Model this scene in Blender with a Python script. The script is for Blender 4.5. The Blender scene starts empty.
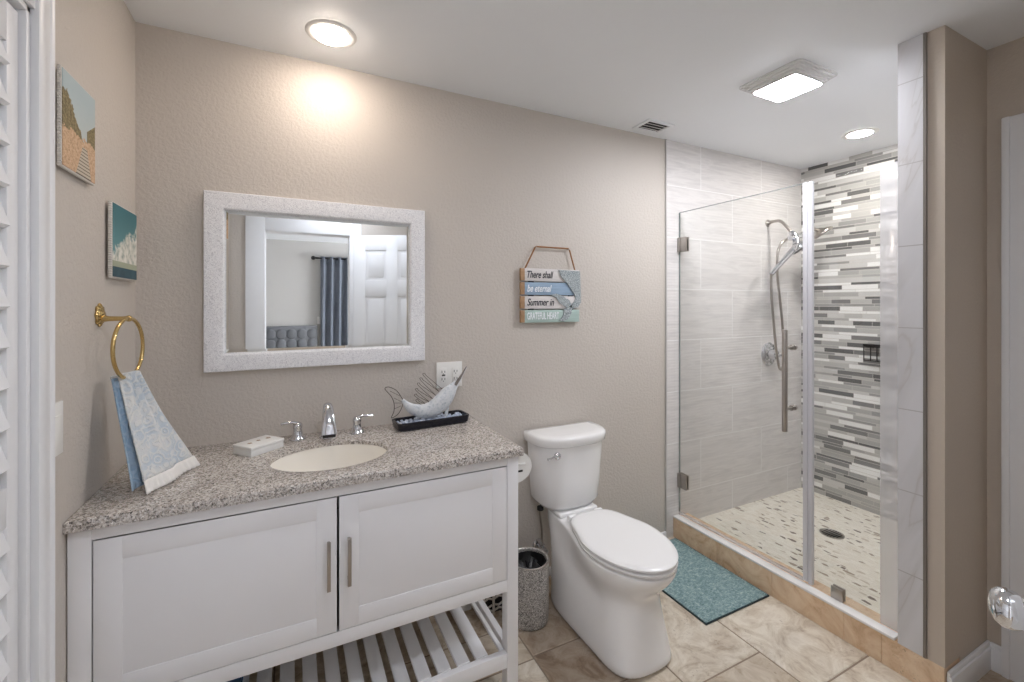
import bpy, bmesh, math, random
from math import sin, cos, pi, radians, sqrt
from mathutils import Vector, Matrix

random.seed(7)
SC = bpy.context.scene
COL = SC.collection

# ---------------------------------------------------------------- camera, world, exposure
F_PX, YAW, HORIZON, CAM_Y, CAM_Z = 443.68, 0.4612, 304.02, -2.0147, 1.4337
cam_data = bpy.data.cameras.new('camera')
cam = bpy.data.objects.new('camera', cam_data)
COL.objects.link(cam)
cam.location = (0, CAM_Y, CAM_Z)
cam.rotation_euler = (pi / 2, 0, -YAW)
cam_data.sensor_fit = 'HORIZONTAL'
cam_data.sensor_width = 36
cam_data.lens = F_PX / 1024 * 36
cam_data.shift_y = (HORIZON - 341) / 1024
cam_data.clip_start = 0.02
SC.camera = cam

world = bpy.data.worlds.new('world')
SC.world = world
world.use_nodes = True
world.node_tree.nodes['Background'].inputs[0].default_value = (0.75, 0.87, 1.0, 1)
world.node_tree.nodes['Background'].inputs[1].default_value = 1.0

SC.view_settings.view_transform = 'Standard'
SC.view_settings.look = 'None'
SC.view_settings.gamma = 1
SC.view_settings.use_curve_mapping = False
SC.view_settings.exposure = 0.26
SC.cycles.use_denoising = True
SC.cycles.max_bounces = 12
SC.cycles.diffuse_bounces = 8
SC.cycles.transparent_max_bounces = 16
SC.cycles.sample_clamp_indirect = 6.0

VANITY_LAMP, SHOWER_LAMP, SQUARE_LAMP, DOOR_FILL = 76.0, 190.0, 104.0, 205.0
FILL_WINDOW = 24.0

# ---------------------------------------------------------------- materials
def srgb(r, g, b):
    f = lambda c: ((c / 255 + 0.055) / 1.055) ** 2.4 if c > 10 else c / 255 / 12.92
    return (f(r), f(g), f(b), 1)

class NT:
    """small helper round a node tree"""
    def __init__(self, name):
        self.m = bpy.data.materials.new(name)
        self.m.use_nodes = True
        self.t = self.m.node_tree
        self.t.nodes.clear()
        self.out = self.t.nodes.new('ShaderNodeOutputMaterial')
    def n(self, typ, **kw):
        nd = self.t.nodes.new('ShaderNode' + typ)
        for k, v in kw.items():
            if k.startswith('p_'):
                setattr(nd, k[2:], v)
            else:
                key = int(k[1:]) if k[0] == 'i' and k[1:].isdigit() else k.replace('_', ' ')
                self.set(nd.inputs[key], v)
        return nd
    def set(self, sock, v):
        if isinstance(v, bpy.types.NodeSocket):
            self.t.links.new(v, sock)
        else:
            sock.default_value = v
    def math(self, op, a, b=0.0, c=0.0):
        nd = self.t.nodes.new('ShaderNodeMath'); nd.operation = op
        for i, v in enumerate((a, b, c)):
            self.set(nd.inputs[i], v)
        return nd.outputs[0]
    def mix(self, f, a, b, blend='MIX'):
        nd = self.t.nodes.new('ShaderNodeMix'); nd.data_type = 'RGBA'; nd.blend_type = blend
        self.set(nd.inputs[0], f); self.set(nd.inputs[6], a); self.set(nd.inputs[7], b)
        return nd.outputs[2]
    def ramp(self, f, stops, interp='LINEAR'):
        nd = self.t.nodes.new('ShaderNodeValToRGB'); cr = nd.color_ramp; cr.interpolation = interp
        while len(cr.elements) < len(stops):
            cr.elements.new(0.5)
        for e, (p, c) in zip(cr.elements, stops):
            e.position = p
            e.color = c if len(c) == 4 else (*c, 1)
        self.set(nd.inputs[0], f)
        return nd.outputs[0]
    def coord(self, which='Object'):
        return self.t.nodes.new('ShaderNodeTexCoord').outputs[which]
    def pos(self):
        return self.t.nodes.new('ShaderNodeNewGeometry').outputs['Position']
    def sep(self, v):
        nd = self.t.nodes.new('ShaderNodeSeparateXYZ'); self.set(nd.inputs[0], v)
        return nd.outputs
    def comb(self, x=0.0, y=0.0, z=0.0):
        nd = self.t.nodes.new('ShaderNodeCombineXYZ')
        for i, v in enumerate((x, y, z)):
            self.set(nd.inputs[i], v)
        return nd.outputs[0]
    def scale(self, v, s):
        nd = self.t.nodes.new('ShaderNodeVectorMath'); nd.operation = 'MULTIPLY'
        self.set(nd.inputs[0], v); nd.inputs[1].default_value = s
        return nd.outputs[0]
    def noise(self, v, s, d=2.0, r=0.5, dist=0.0):
        nd = self.n('TexNoise', Vector=v, Scale=s, Detail=d, Roughness=r, Distortion=dist)
        return nd.outputs[0]
    def bump(self, h, strength=0.3, dist=0.01):
        return self.n('Bump', Strength=strength, Distance=dist, Height=h).outputs[0]
    def bsdf(self, base, rough=0.5, metal=0.0, spec=0.5, normal=None, **kw):
        nd = self.n('BsdfPrincipled')
        self.set(nd.inputs['Base Color'], base); self.set(nd.inputs['Roughness'], rough)
        self.set(nd.inputs['Metallic'], metal); self.set(nd.inputs['Specular IOR Level'], spec)
        if normal is not None:
            self.set(nd.inputs['Normal'], normal)
        for k, v in kw.items():
            self.set(nd.inputs[k.replace('_', ' ')], v)
        self.t.links.new(nd.outputs[0], self.out.inputs[0])
        return self.m

def plain(name, rgb, rough=0.5, metal=0.0, spec=0.5, var=0.03, **kw):
    """a plain finish with a faint procedural mottling"""
    t = NT(name)
    c = srgb(*rgb)
    f = t.noise(t.pos(), 14, 3)
    d = tuple(x * (1 - var) for x in c[:3]) + (1,)
    l = tuple(min(1, x * (1 + var)) for x in c[:3]) + (1,)
    return t.bsdf(t.mix(f, d, l), rough, metal, spec, **kw)

def emitter(name, rgb, strength):
    t = NT(name)
    e = t.n('Emission', Color=(*[x for x in srgb(*rgb)[:3]], 1), Strength=strength)
    t.t.links.new(e.outputs[0], t.out.inputs[0])
    return t.m

def wall_paint(name, rgb, bump=0.35, scale=75):
    t = NT(name)
    p = t.pos()
    a = t.noise(p, scale, 4, 0.55, 0.4)
    b = t.ramp(a, [(0.42, (0, 0, 0)), (0.60, (1, 1, 1))])
    c = srgb(*rgb)
    col = t.mix(t.noise(p, 3, 2), tuple(x * 0.97 for x in c[:3]) + (1,), c)
    return t.bsdf(col, 0.5, 0, 0.4, t.bump(b, bump, 0.0025))

M = {}
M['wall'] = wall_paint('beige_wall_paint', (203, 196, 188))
M['wall_shade'] = wall_paint('beige_wall_paint_shaded', (198, 187, 174), 0.2)  # wall paint with shade put into its colour, for the dim walls
M['ceiling'] = wall_paint('white_ceiling_paint', (238, 241, 244), 0.05, 60)
M['white_trim'] = plain('white_trim_paint', (232, 233, 235), 0.35, var=0.015)
M['cabinet'] = plain('white_cabinet_paint', (236, 236, 238), 0.38, var=0.01)
M['cabinet_in'] = plain('cabinet_inside', (205, 205, 205), 0.5)
M['porcelain'] = plain('white_porcelain', (240, 240, 240), 0.10, var=0.005, Coat_Weight=0.4, Coat_Roughness=0.05)
M['seat'] = plain('white_seat_plastic', (238, 238, 238), 0.25, var=0.005)
M['basin'] = plain('cream_porcelain', (244, 240, 231), 0.12, var=0.01)
M['plastic'] = plain('white_plastic', (238, 238, 235), 0.35, var=0.01)
M['plastic_dark'] = plain('slot_shadow_grey', (70, 68, 66), 0.5)
M['nickel'] = plain('brushed_nickel', (178, 172, 166), 0.28, 1.0)
M['chrome'] = plain('polished_chrome', (215, 216, 220), 0.08, 1.0)
M['brass'] = plain('polished_brass', (206, 178, 122), 0.2, 1.0)
M['darkmetal'] = plain('black_metal', (24, 24, 25), 0.35, 0.6)
M['greytrim'] = plain('grey_metal_edge', (128, 122, 116), 0.4, 0.4)
M['tile_edge'] = plain('pale_metal_edge', (200, 198, 196), 0.3, 0.5)
M['marble_white'] = plain('white_threshold_stone', (234, 232, 230), 0.25)
M['navy'] = plain('black_glazed_tray', (16, 18, 32), 0.2)
M['wire'] = plain('grey_wire', (92, 84, 76), 0.4, 0.8)
M['rope'] = plain('brown_rope', (150, 108, 72), 0.8, var=0.2)
M['rubber'] = plain('black_rubber', (20, 20, 22), 0.6)

def m_mirror():
    t = NT('silvered_mirror')
    return t.bsdf((0.86, 0.88, 0.88, 1), 0.0, 1.0)
M['mirror'] = m_mirror()

def m_emboss():
    t = NT('embossed_white_frame')
    p = t.pos()
    w = t.math('ABSOLUTE', t.math('SUBTRACT', t.noise(p, 62, 0.0, 0.5, 1.2), 0.5))
    w2 = t.math('ABSOLUTE', t.math('SUBTRACT', t.math('FRACT', t.math('MULTIPLY', w, 5.0)), 0.5))
    h = t.ramp(w2, [(0.08, (0, 0, 0)), (0.28, (1, 1, 1))])
    return t.bsdf(t.mix(h, srgb(222, 223, 228), srgb(246, 247, 250)), 0.42, 0, 0.4, t.bump(h, 0.38, 0.003))
M['emboss'] = m_emboss()

def m_granite():
    t = NT('speckled_granite')
    p = t.pos()
    v1 = t.n('TexVoronoi', Vector=p, Scale=210.0)
    s1 = t.sep(v1.outputs['Color'])
    col = t.ramp(s1[0], [(0.0, srgb(58, 55, 56)), (0.12, srgb(116, 108, 102)), (0.26, srgb(164, 155, 146)),
                         (0.46, srgb(204, 197, 190)), (0.66, srgb(224, 219, 214)), (0.82, srgb(180, 175, 171)), (0.93, srgb(234, 231, 227))], 'CONSTANT')
    v2 = t.n('TexVoronoi', Vector=p, Scale=420.0)
    s2 = t.sep(v2.outputs['Color'])
    col2 = t.ramp(s2[1], [(0.0, srgb(44, 44, 48)), (0.16, srgb(182, 173, 163)), (0.6, srgb(204, 197, 189)), (0.88, srgb(236, 233, 230))], 'CONSTANT')
    c = t.mix(0.42, col, col2)
    return t.bsdf(c, 0.16, 0, 0.5)
M['granite'] = m_granite()

def m_travertine(name, base, light, dark, attr=True):
    t = NT(name)
    p = t.pos()
    if attr:
        r = t.n('Attribute', p_attribute_name='tile_tone').outputs['Fac']
        q = t.n('VectorMath', p_operation='ADD', i0=p, i1=t.comb(t.math('MULTIPLY', r, 7.3), t.math('MULTIPLY', r, 11.0), 0.0)).outputs[0]
    else:
        r = 0.5
        q = p
    n1 = t.noise(q, 7.0, 7, 0.68, 1.6)
    n2 = t.noise(q, 34, 6, 0.7, 0.8)
    c = t.ramp(n1, [(0.34, srgb(*dark)), (0.46, srgb(*base)), (0.60, srgb(*light))])
    c = t.mix(t.math('MULTIPLY', n2, 0.35), c, srgb(*dark))
    if attr:
        tone = t.ramp(r, [(0.0, srgb(164, 142, 122)), (0.33, srgb(208, 196, 180)), (0.66, srgb(232, 226, 216)), (1.0, srgb(248, 246, 240))])
        c = t.mix(0.72, c, tone, 'MULTIPLY')
        c = t.mix(0.12, c, tone)
    pits = t.ramp(t.noise(q, 55, 3, 0.7, 1.5), [(0.58, (0, 0, 0)), (0.66, (1, 1, 1))])
    zone = t.ramp(t.noise(q, 5, 2), [(0.50, (0, 0, 0)), (0.62, (1, 1, 1))])
    pit = t.math('MULTIPLY', pits, zone)
    c = t.mix(t.math('MULTIPLY', pit, 0.55), c, srgb(120, 98, 78))
    return t.bsdf(c, 0.42, 0, 0.4, t.bump(t.math('SUBTRACT', n2, pit), 0.25, 0.003))
M['travertine'] = m_travertine('travertine_floor_tile', (214, 204, 188), (240, 235, 225), (172, 154, 134))
M['curb'] = m_travertine('tan_curb_tile', (224, 196, 164), (236, 214, 186), (202, 168, 134), False)
M['grout'] = plain('floor_grout', (146, 131, 115), 0.9, var=0.1)

def m_showerwall():
    t = NT('grey_wave_wall_tile')
    p = t.pos()
    s = t.sep(p)
    # tile 0.60 x 0.318, half bond; tile joints at x=2.35 and z=1.845
    row = t.math('FLOOR', t.math('DIVIDE', t.math('SUBTRACT', s[2], 0.255), 0.318))
    par = t.math('MODULO', t.math('ADD', row, 10.0), 2.0)
    xs = t.math('DIVIDE', t.math('SUBTRACT', s[0], t.math('ADD', 2.35 - 0.6, t.math('MULTIPLY', par, 0.3))), 0.6)
    cx = t.math('FLOOR', xs)
    fx = t.math('FRACT', t.math('ADD', xs, 4.0))
    fz = t.math('FRACT', t.math('ADD', t.math('DIVIDE', t.math('SUBTRACT', s[2], 0.255), 0.318), 3.0))
    jx = t.math('LESS_THAN', t.math('MINIMUM', fx, t.math('SUBTRACT', 1.0, fx)), 0.0045)
    jz = t.math('LESS_THAN', t.math('MINIMUM', fz, t.math('SUBTRACT', 1.0, fz)), 0.008)
    j = t.math('MAXIMUM', jx, jz)
    rnd = t.n('TexWhiteNoise', Vector=t.comb(row, cx, 3.0)).outputs['Value']
    q = t.comb(t.math('ADD', t.math('MULTIPLY', s[0], 2.2), t.math('MULTIPLY', rnd, 17.0)), t.math('MULTIPLY', rnd, 9.0), t.math('MULTIPLY', s[2], 19.0))
    a = t.noise(q, 1.6, 4, 0.55, 0.9)
    c = t.ramp(a, [(0.28, srgb(204, 201, 200)), (0.46, srgb(214, 211, 209)), (0.56, srgb(222, 219, 217)), (0.70, srgb(210, 207, 206))])
    c = t.mix(t.math('MULTIPLY', rnd, 0.12), c, srgb(190, 186, 184))
    c = t.mix(j, c, srgb(232, 231, 230))
    w = t.n('TexWave', Vector=q, Scale=0.9, Distortion=3.0, Detail=2.0, p_bands_direction='Z').outputs[1]
    return t.bsdf(c, 0.48, 0, 0.35, t.bump(t.math('SUBTRACT', t.math('MULTIPLY', w, 0.5), t.math('MULTIPLY', j, 2.0)), 0.25, 0.004))
M['showerwall'] = m_showerwall()

def m_jambtile():
    t = NT('white_marbled_jamb_tile')
    p = t.pos()
    s = t.sep(p)
    fz = t.math('FRACT', t.math('ADD', t.math('DIVIDE', t.math('SUBTRACT', s[2], 1.343), 0.312), 6.0))
    j = t.math('LESS_THAN', t.math('MINIMUM', fz, t.math('SUBTRACT', 1.0, fz)), 0.006)
    q = t.comb(t.math('MULTIPLY', s[1], 1.0), t.math('ADD', s[2], t.math('MULTIPLY', s[1], 2.4)), 0.0)
    a = t.noise(q, 2.2, 4, 0.5, 1.0)
    c = t.ramp(a, [(0.40, srgb(208, 208, 211)), (0.485, srgb(205, 204, 206)), (0.50, srgb(196, 194, 194)), (0.515, srgb(206, 206, 208)), (0.62, srgb(214, 214, 217))])
    return t.bsdf(t.mix(j, c, srgb(182, 180, 180)), 0.22, 0, 0.5)
M['jambtile'] = m_jambtile()

def m_mosaic():
    t = NT('linear_mosaic_tile')
    s = t.sep(t.pos())
    P = 0.098
    zz = t.math('DIVIDE', t.math('SUBTRACT', s[2], 0.063), P)
    base = t.math('MULTIPLY', t.math('FLOOR', zz), 4.0)
    fr = t.math('FRACT', zz)
    b1, b2, b3 = 0.315, 0.50, 0.815
    g = lambda b: t.math('GREATER_THAN', fr, b)
    row = t.math('ADD', base, t.math('ADD', g(b1), t.math('ADD', g(b2), g(b3))))
    dz = fr
    for b in (b1, b2, b3, 1.0):
        dz = t.math('MINIMUM', dz, t.math('ABSOLUTE', t.math('SUBTRACT', fr, b)))
    jz = t.math('LESS_THAN', dz, 0.016)
    r1 = t.n('TexWhiteNoise', Vector=t.comb(row, 1.7, 0.0)).outputs['Value']
    L = t.math('ADD', 0.105, t.math('MULTIPLY', r1, 0.13))
    yy = t.math('ADD', t.math('DIVIDE', s[1], L), t.math('MULTIPLY', r1, 37.0))
    cell = t.math('FLOOR', yy)
    fy = t.math('FRACT', yy)
    jy = t.math('LESS_THAN', t.math('MULTIPLY', t.math('MINIMUM', fy, t.math('SUBTRACT', 1.0, fy)), L), 0.0012)
    j = t.math('MAXIMUM', jz, jy)
    r2 = t.n('TexWhiteNoise', Vector=t.comb(row, cell, 5.0)).outputs['Value']
    c = t.ramp(r2, [(0.0, srgb(92, 93, 93)), (0.12, srgb(120, 120, 119)), (0.22, srgb(150, 150, 148)), (0.32, srgb(172, 171, 168)),
                    (0.52, srgb(186, 185, 181)), (0.68, srgb(204, 203, 200)), (0.80, srgb(236, 236, 234))], 'CONSTANT')
    streak = t.noise(t.comb(t.math('MULTIPLY', s[0], 1.0), t.math('MULTIPLY', s[1], 14.0), t.math('MULTIPLY', s[2], 160.0)), 1.0, 3)
    c = t.mix(t.math('MULTIPLY', streak, 0.18), c, srgb(150, 147, 143))
    c = t.mix(j, c, srgb(198, 194, 188))
    return t.bsdf(c, t.math('ADD', 0.10, t.math('MULTIPLY', r2, 0.2)), 0, 0.5, t.bump(t.math('SUBTRACT', 1.0, j), 0.3, 0.002))
M['mosaic'] = m_mosaic()

def m_pebble():
    t = NT('pebble_mosaic_floor')
    p = t.pos()
    s = t.sep(p)
    q = t.comb(t.math('MULTIPLY', s[0], 2.2), t.math('MULTIPLY', s[1], 1.0), 0.0)
    v = t.n('TexVoronoi', Vector=q, Scale=25.0, Randomness=0.75)
    d = t.n('TexVoronoi', Vector=q, Scale=25.0, Randomness=0.75, p_feature='DISTANCE_TO_EDGE').outputs['Distance']
    r = t.sep(v.outputs['Color'])[0]
    c = t.ramp(r, [(0.0, srgb(122, 110, 98)), (0.035, srgb(164, 150, 132)), (0.085, srgb(204, 194, 176)), (0.15, srgb(230, 224, 211)), (0.6, srgb(238, 233, 222)), (0.85, srgb(226, 219, 204))], 'CONSTANT')
    g = t.ramp(d, [(0.03, (1, 1, 1)), (0.12, (0, 0, 0))])
    c = t.mix(g, c, srgb(234, 229, 217))
    return t.bsdf(c, 0.4, 0, 0.4, t.bump(t.math('SUBTRACT', 1.0, g), 0.3, 0.004))
M['pebble'] = m_pebble()

def m_glass(name, tint, refl=0.04, rough=0.0, haze=0.0, hazecol=(0.8, 0.8, 0.82, 1)):
    t = NT(name)
    tr = t.n('BsdfTransparent', Color=(*tint, 1)).outputs[0]
    gl = t.n('BsdfGlossy', Color=(1, 1, 1, 1), Roughness=rough).outputs[0]
    fa = t.n('LayerWeight', Blend=0.5).outputs['Facing']
    f = t.math('ADD', refl, t.math('MULTIPLY', t.math('POWER', fa, 5.0), 0.9))
    sh = t.n('MixShader', i0=f, i1=tr, i2=gl).outputs[0]
    if haze:
        df = t.n('BsdfDiffuse', Color=hazecol).outputs[0]
        sh = t.n('MixShader', i0=haze, i1=sh, i2=df).outputs[0]
    t.t.links.new(sh, t.out.inputs[0])
    return t.m
M['glass'] = m_glass('clear_shower_glass', (0.985, 0.99, 0.985), 0.03)
M['glassedge'] = m_glass('green_glass_edge', (0.62, 0.68, 0.68), 0.10, 0.1, 0.25, (0.5, 0.54, 0.55, 1))
M['sweep_and_reflection'] = m_glass('vinyl_sweep_and_reflection', (0.92, 0.92, 0.93), 0.14, 0.15, 0.28, (0.82, 0.81, 0.82, 1))  # door sweep, and the strip imitating a reflection on the panel
M['frosted'] = m_glass('frosted_lamp_side', (0.92, 0.92, 0.92), 0.15, 0.12, 0.62, (0.95, 0.95, 0.95, 1))
M['gasket'] = m_glass('grey_door_gasket', (0.7, 0.7, 0.74), 0.15, 0.2, 0.62, (0.86, 0.86, 0.89, 1))

def m_terrazzo(name='grey_speckled_can'):
    t = NT(name)
    v = t.n('TexVoronoi', Vector=t.pos(), Scale=330.0)
    r = t.sep(v.outputs['Color'])[0]
    c = t.ramp(r, [(0.0, srgb(92, 90, 88)), (0.14, srgb(140, 137, 133)), (0.4, srgb(170, 166, 161)), (0.75, srgb(198, 194, 189)), (0.92, srgb(226, 223, 219))], 'CONSTANT')
    return t.bsdf(c, 0.35)
M['terrazzo'] = m_terrazzo()

def m_mat():
    t = NT('teal_chenille_mat')
    s = t.sep(t.pos())
    n = t.noise(t.comb(t.math('MULTIPLY', s[0], 60.0), t.math('MULTIPLY', s[1], 260.0), 0.0), 1.0, 4, 0.7)
    n2 = t.noise(t.pos(), 60, 3, 0.7)
    c = t.ramp(t.math('MULTIPLY_ADD', n2, 0.4, t.math('MULTIPLY', n, 0.6)), [(0.36, srgb(92, 122, 126)), (0.5, srgb(134, 160, 162)), (0.62, srgb(182, 200, 199))])
    return t.bsdf(c, 0.95, 0, 0.1, t.bump(n, 0.8, 0.006))
M['mat'] = m_mat()
M['mat_edge'] = plain('dark_mat_binding', (44, 58, 60), 0.9)

def m_towel(name, a, b, c3):
    t = NT(name)
    p = t.pos()
    v = t.n('TexVoronoi', Vector=p, Scale=30.0, Randomness=0.9).outputs['Distance']
    w = t.math('FRACT', t.math('MULTIPLY', t.math('ADD', v, t.math('MULTIPLY', t.noise(p, 40, 2), 0.5)), 3.0))
    w = t.ramp(w, [(0.35, (0, 0, 0)), (0.5, (1, 1, 1)), (0.8, (1, 1, 1)), (0.95, (0, 0, 0))])
    n = t.noise(p, 11, 3)
    base = t.mix(t.ramp(n, [(0.42, (0, 0, 0)), (0.58, (1, 1, 1))]), srgb(*a), srgb(*b))
    c = t.mix(t.math('MULTIPLY', w, 0.5), base, srgb(*c3))
    return t.bsdf(c, 0.95, 0, 0.1, t.bump(t.math('ADD', t.noise(p, 320, 2), t.math('MULTIPLY', w, 0.9)), 0.6, 0.004))
M['towel'] = m_towel('pale_blue_leaf_towel', (218, 221, 222), (198, 209, 218), (234, 233, 229))
M['towel_back'] = m_towel('blue_towel_reverse', (158, 184, 208), (172, 194, 214), (186, 204, 220))
M['lace'] = plain('white_lace', (238, 236, 232), 0.95, var=0.05)

def m_painting_dune():
    t = NT('beach_path_painting')
    g = t.coord('Generated')
    s = t.sep(g)                     # y to the right, z up
    n = t.noise(t.scale(g, (1, 6, 9)), 1.0, 5, 0.65)
    n2 = t.noise(t.scale(g, (1, 20, 30)), 1.0, 4, 0.7)
    sky = t.mix(t.math('ADD', s[2], t.math('MULTIPLY', n, 0.25)), srgb(206, 208, 202), srgb(176, 192, 196))
    dl = t.math('ADD', 0.66, t.math('MULTIPLY', t.math('SUBTRACT', 0.30, s[1]), 0.85))
    dl = t.math('MINIMUM', dl, 0.80)
    hill = t.math('LESS_THAN', s[2], t.math('ADD', dl, t.math('MULTIPLY', t.math('SUBTRACT', n, 0.5), 0.25)))
    left = t.math('LESS_THAN', s[1], 0.58)
    right = t.math('GREATER_THAN', s[1], 0.72)
    hr = t.math('LESS_THAN', s[2], t.math('ADD', 0.54, t.math('MULTIPLY', t.math('SUBTRACT', s[1], 0.72), 0.5)))
    veg = t.math('MAXIMUM', t.math('MULTIPLY', hill, left), t.math('MULTIPLY', hr, right))
    grass = t.ramp(n2, [(0.3, srgb(86, 78, 56)), (0.5, srgb(128, 116, 82)), (0.7, srgb(168, 150, 112))])
    c = t.mix(veg, sky, grass)
    low = t.math('LESS_THAN', s[2], t.math('ADD', 0.42, t.math('MULTIPLY', t.math('SUBTRACT', n, 0.5), 0.35)))
    sand = t.ramp(n2, [(0.3, srgb(160, 128, 100)), (0.5, srgb(204, 170, 136)), (0.7, srgb(222, 196, 166))])
    c = t.mix(low, c, sand)
    pl = t.math('ABSOLUTE', t.math('SUBTRACT', s[1], t.math('ADD', 0.62, t.math('MULTIPLY', s[2], 0.1))))
    path = t.math('MULTIPLY', t.math('LESS_THAN', pl, t.math('SUBTRACT', 0.24, t.math('MULTIPLY', s[2], 0.5))), t.math('LESS_THAN', s[2], 0.33))
    bars = t.math('LESS_THAN', t.math('FRACT', t.math('MULTIPLY', s[2], 26.0)), 0.3)
    c = t.mix(path, c, t.mix(bars, srgb(196, 186, 170), srgb(112, 102, 88)))
    return t.bsdf(c, 0.7)
M['dune'] = m_painting_dune()

def m_painting_sea():
    t = NT('seascape_painting')
    g = t.coord('Generated')
    s = t.sep(g)
    n = t.noise(t.scale(g, (1, 4, 5)), 1.0, 5, 0.6, 0.6)
    sky = t.mix(s[2], srgb(110, 158, 160), srgb(58, 112, 122))
    line = t.math('ADD', 0.38, t.math('MULTIPLY', s[1], 0.36))
    cl = t.math('SUBTRACT', t.math('ADD', line, t.math('MULTIPLY', t.math('SUBTRACT', n, 0.45), 0.8)), s[2])
    cloud = t.ramp(cl, [(0.0, (0, 0, 0)), (0.10, (1, 1, 1))])
    cc = t.ramp(t.noise(t.scale(g, (1, 9, 9)), 1.0, 4), [(0.32, srgb(150, 164, 154)), (0.5, srgb(218, 217, 206)), (0.68, srgb(240, 238, 230))])
    c = t.mix(cloud, sky, cc)
    c = t.mix(t.math('LESS_THAN', s[2], 0.22), c, srgb(166, 172, 148))
    c = t.mix(t.math('LESS_THAN', s[2], 0.14), c, t.mix(n, srgb(28, 56, 72), srgb(70, 106, 116)))
    return t.bsdf(c, 0.6)
M['sea'] = m_painting_sea()

def m_beads():
    t = NT('white_beaded_edge')
    s = t.sep(t.pos())
    w = t.math('SINE', t.math('MULTIPLY', t.math('ADD', s[2], s[1]), 900.0))
    return t.bsdf(srgb(226, 222, 216), 0.6, 0, 0.3, t.bump(w, 0.7, 0.002))
M['beads'] = m_beads()

def m_plank(name, rgb):
    t = NT(name)
    p = t.pos()
    n = t.noise(t.scale(p, (9, 9, 120)), 1.0, 4, 0.6)
    c = srgb(*rgb)
    return t.bsdf(t.mix(t.ramp(n, [(0.35, (0, 0, 0)), (0.65, (1, 1, 1))]), tuple(x * 0.85 for x in c[:3]) + (1,), c), 0.7)
M['pl_white'] = m_plank('whitewashed_plank', (224, 220, 218))
M['pl_blue'] = m_plank('blue_washed_plank', (154, 178, 202))
M['pl_green'] = m_plank('sea_green_plank', (178, 200, 194))
M['pl_edge'] = m_plank('raw_plank_end', (172, 138, 104))
M['ink'] = plain('dark_lettering', (44, 46, 56), 0.7)
M['ink_white'] = plain('white_lettering', (236, 240, 244), 0.7)
def m_relief():
    t = NT('pale_silver_relief')
    d = t.n('TexVoronoi', Vector=t.pos(), Scale=90.0, p_feature='DISTANCE_TO_EDGE').outputs['Distance']
    h = t.ramp(d, [(0.03, (0, 0, 0)), (0.16, (1, 1, 1))])
    return t.bsdf(t.mix(h, srgb(140, 150, 154), srgb(182, 190, 193)), 0.5, 0.1, 0.4, t.bump(h, 0.5, 0.003))
M['pewter'] = m_relief()
def m_fish():
    t = NT('distressed_white_fish')
    n = t.noise(t.pos(), 70, 5, 0.65)
    return t.bsdf(t.ramp(n, [(0.30, srgb(166, 178, 188)), (0.46, srgb(208, 213, 218)), (0.60, srgb(220, 223, 226)), (0.74, srgb(184, 190, 194))]), 0.5)
M['fish'] = m_fish()
M['pebbles'] = plain('pale_blue_pebbles', (186, 196, 212), 0.5, var=0.15)
M['bag'] = plain('black_bin_bag', (34, 33, 33), 0.35)
M['velvet'] = plain('grey_tufted_velvet', (104, 106, 110), 0.8, var=0.1)
M['curtain'] = plain('slate_blue_curtain', (102, 108, 118), 0.9, var=0.08)
M['bed_wall'] = wall_paint('grey_bedroom_paint', (192, 190, 187), 0.1)
M['bed_floor'] = plain('bedroom_floor', (150, 136, 120), 0.5, var=0.1)
M['blue_cloth'] = plain('blue_plastic', (70, 120, 170), 0.4)
M['basket_dark'] = plain('black_woven_strip', (28, 26, 25), 0.7)
M['basket_white'] = plain('white_woven_strip', (214, 208, 200), 0.7)
M['crystal'] = plain('clear_chrome_knob', (225, 227, 230), 0.06, 1.0)
M['lens_round'] = emitter('vanity_lamp_lens', (255, 238, 222), VANITY_LAMP)
M['lens_shower'] = emitter('shower_lamp_lens', (255, 250, 246), SHOWER_LAMP)
M['lens_square'] = emitter('square_lamp_lens', (248, 249, 255), SQUARE_LAMP)
M['fill_door'] = emitter('door_fill_lens', (238, 243, 255), DOOR_FILL)  # lens of the added fill lamp out of view
M['fill_pane'] = emitter('fill_window_pane', (248, 249, 255), FILL_WINDOW)  # glowing pane of the added, unseen bedroom window

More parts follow.
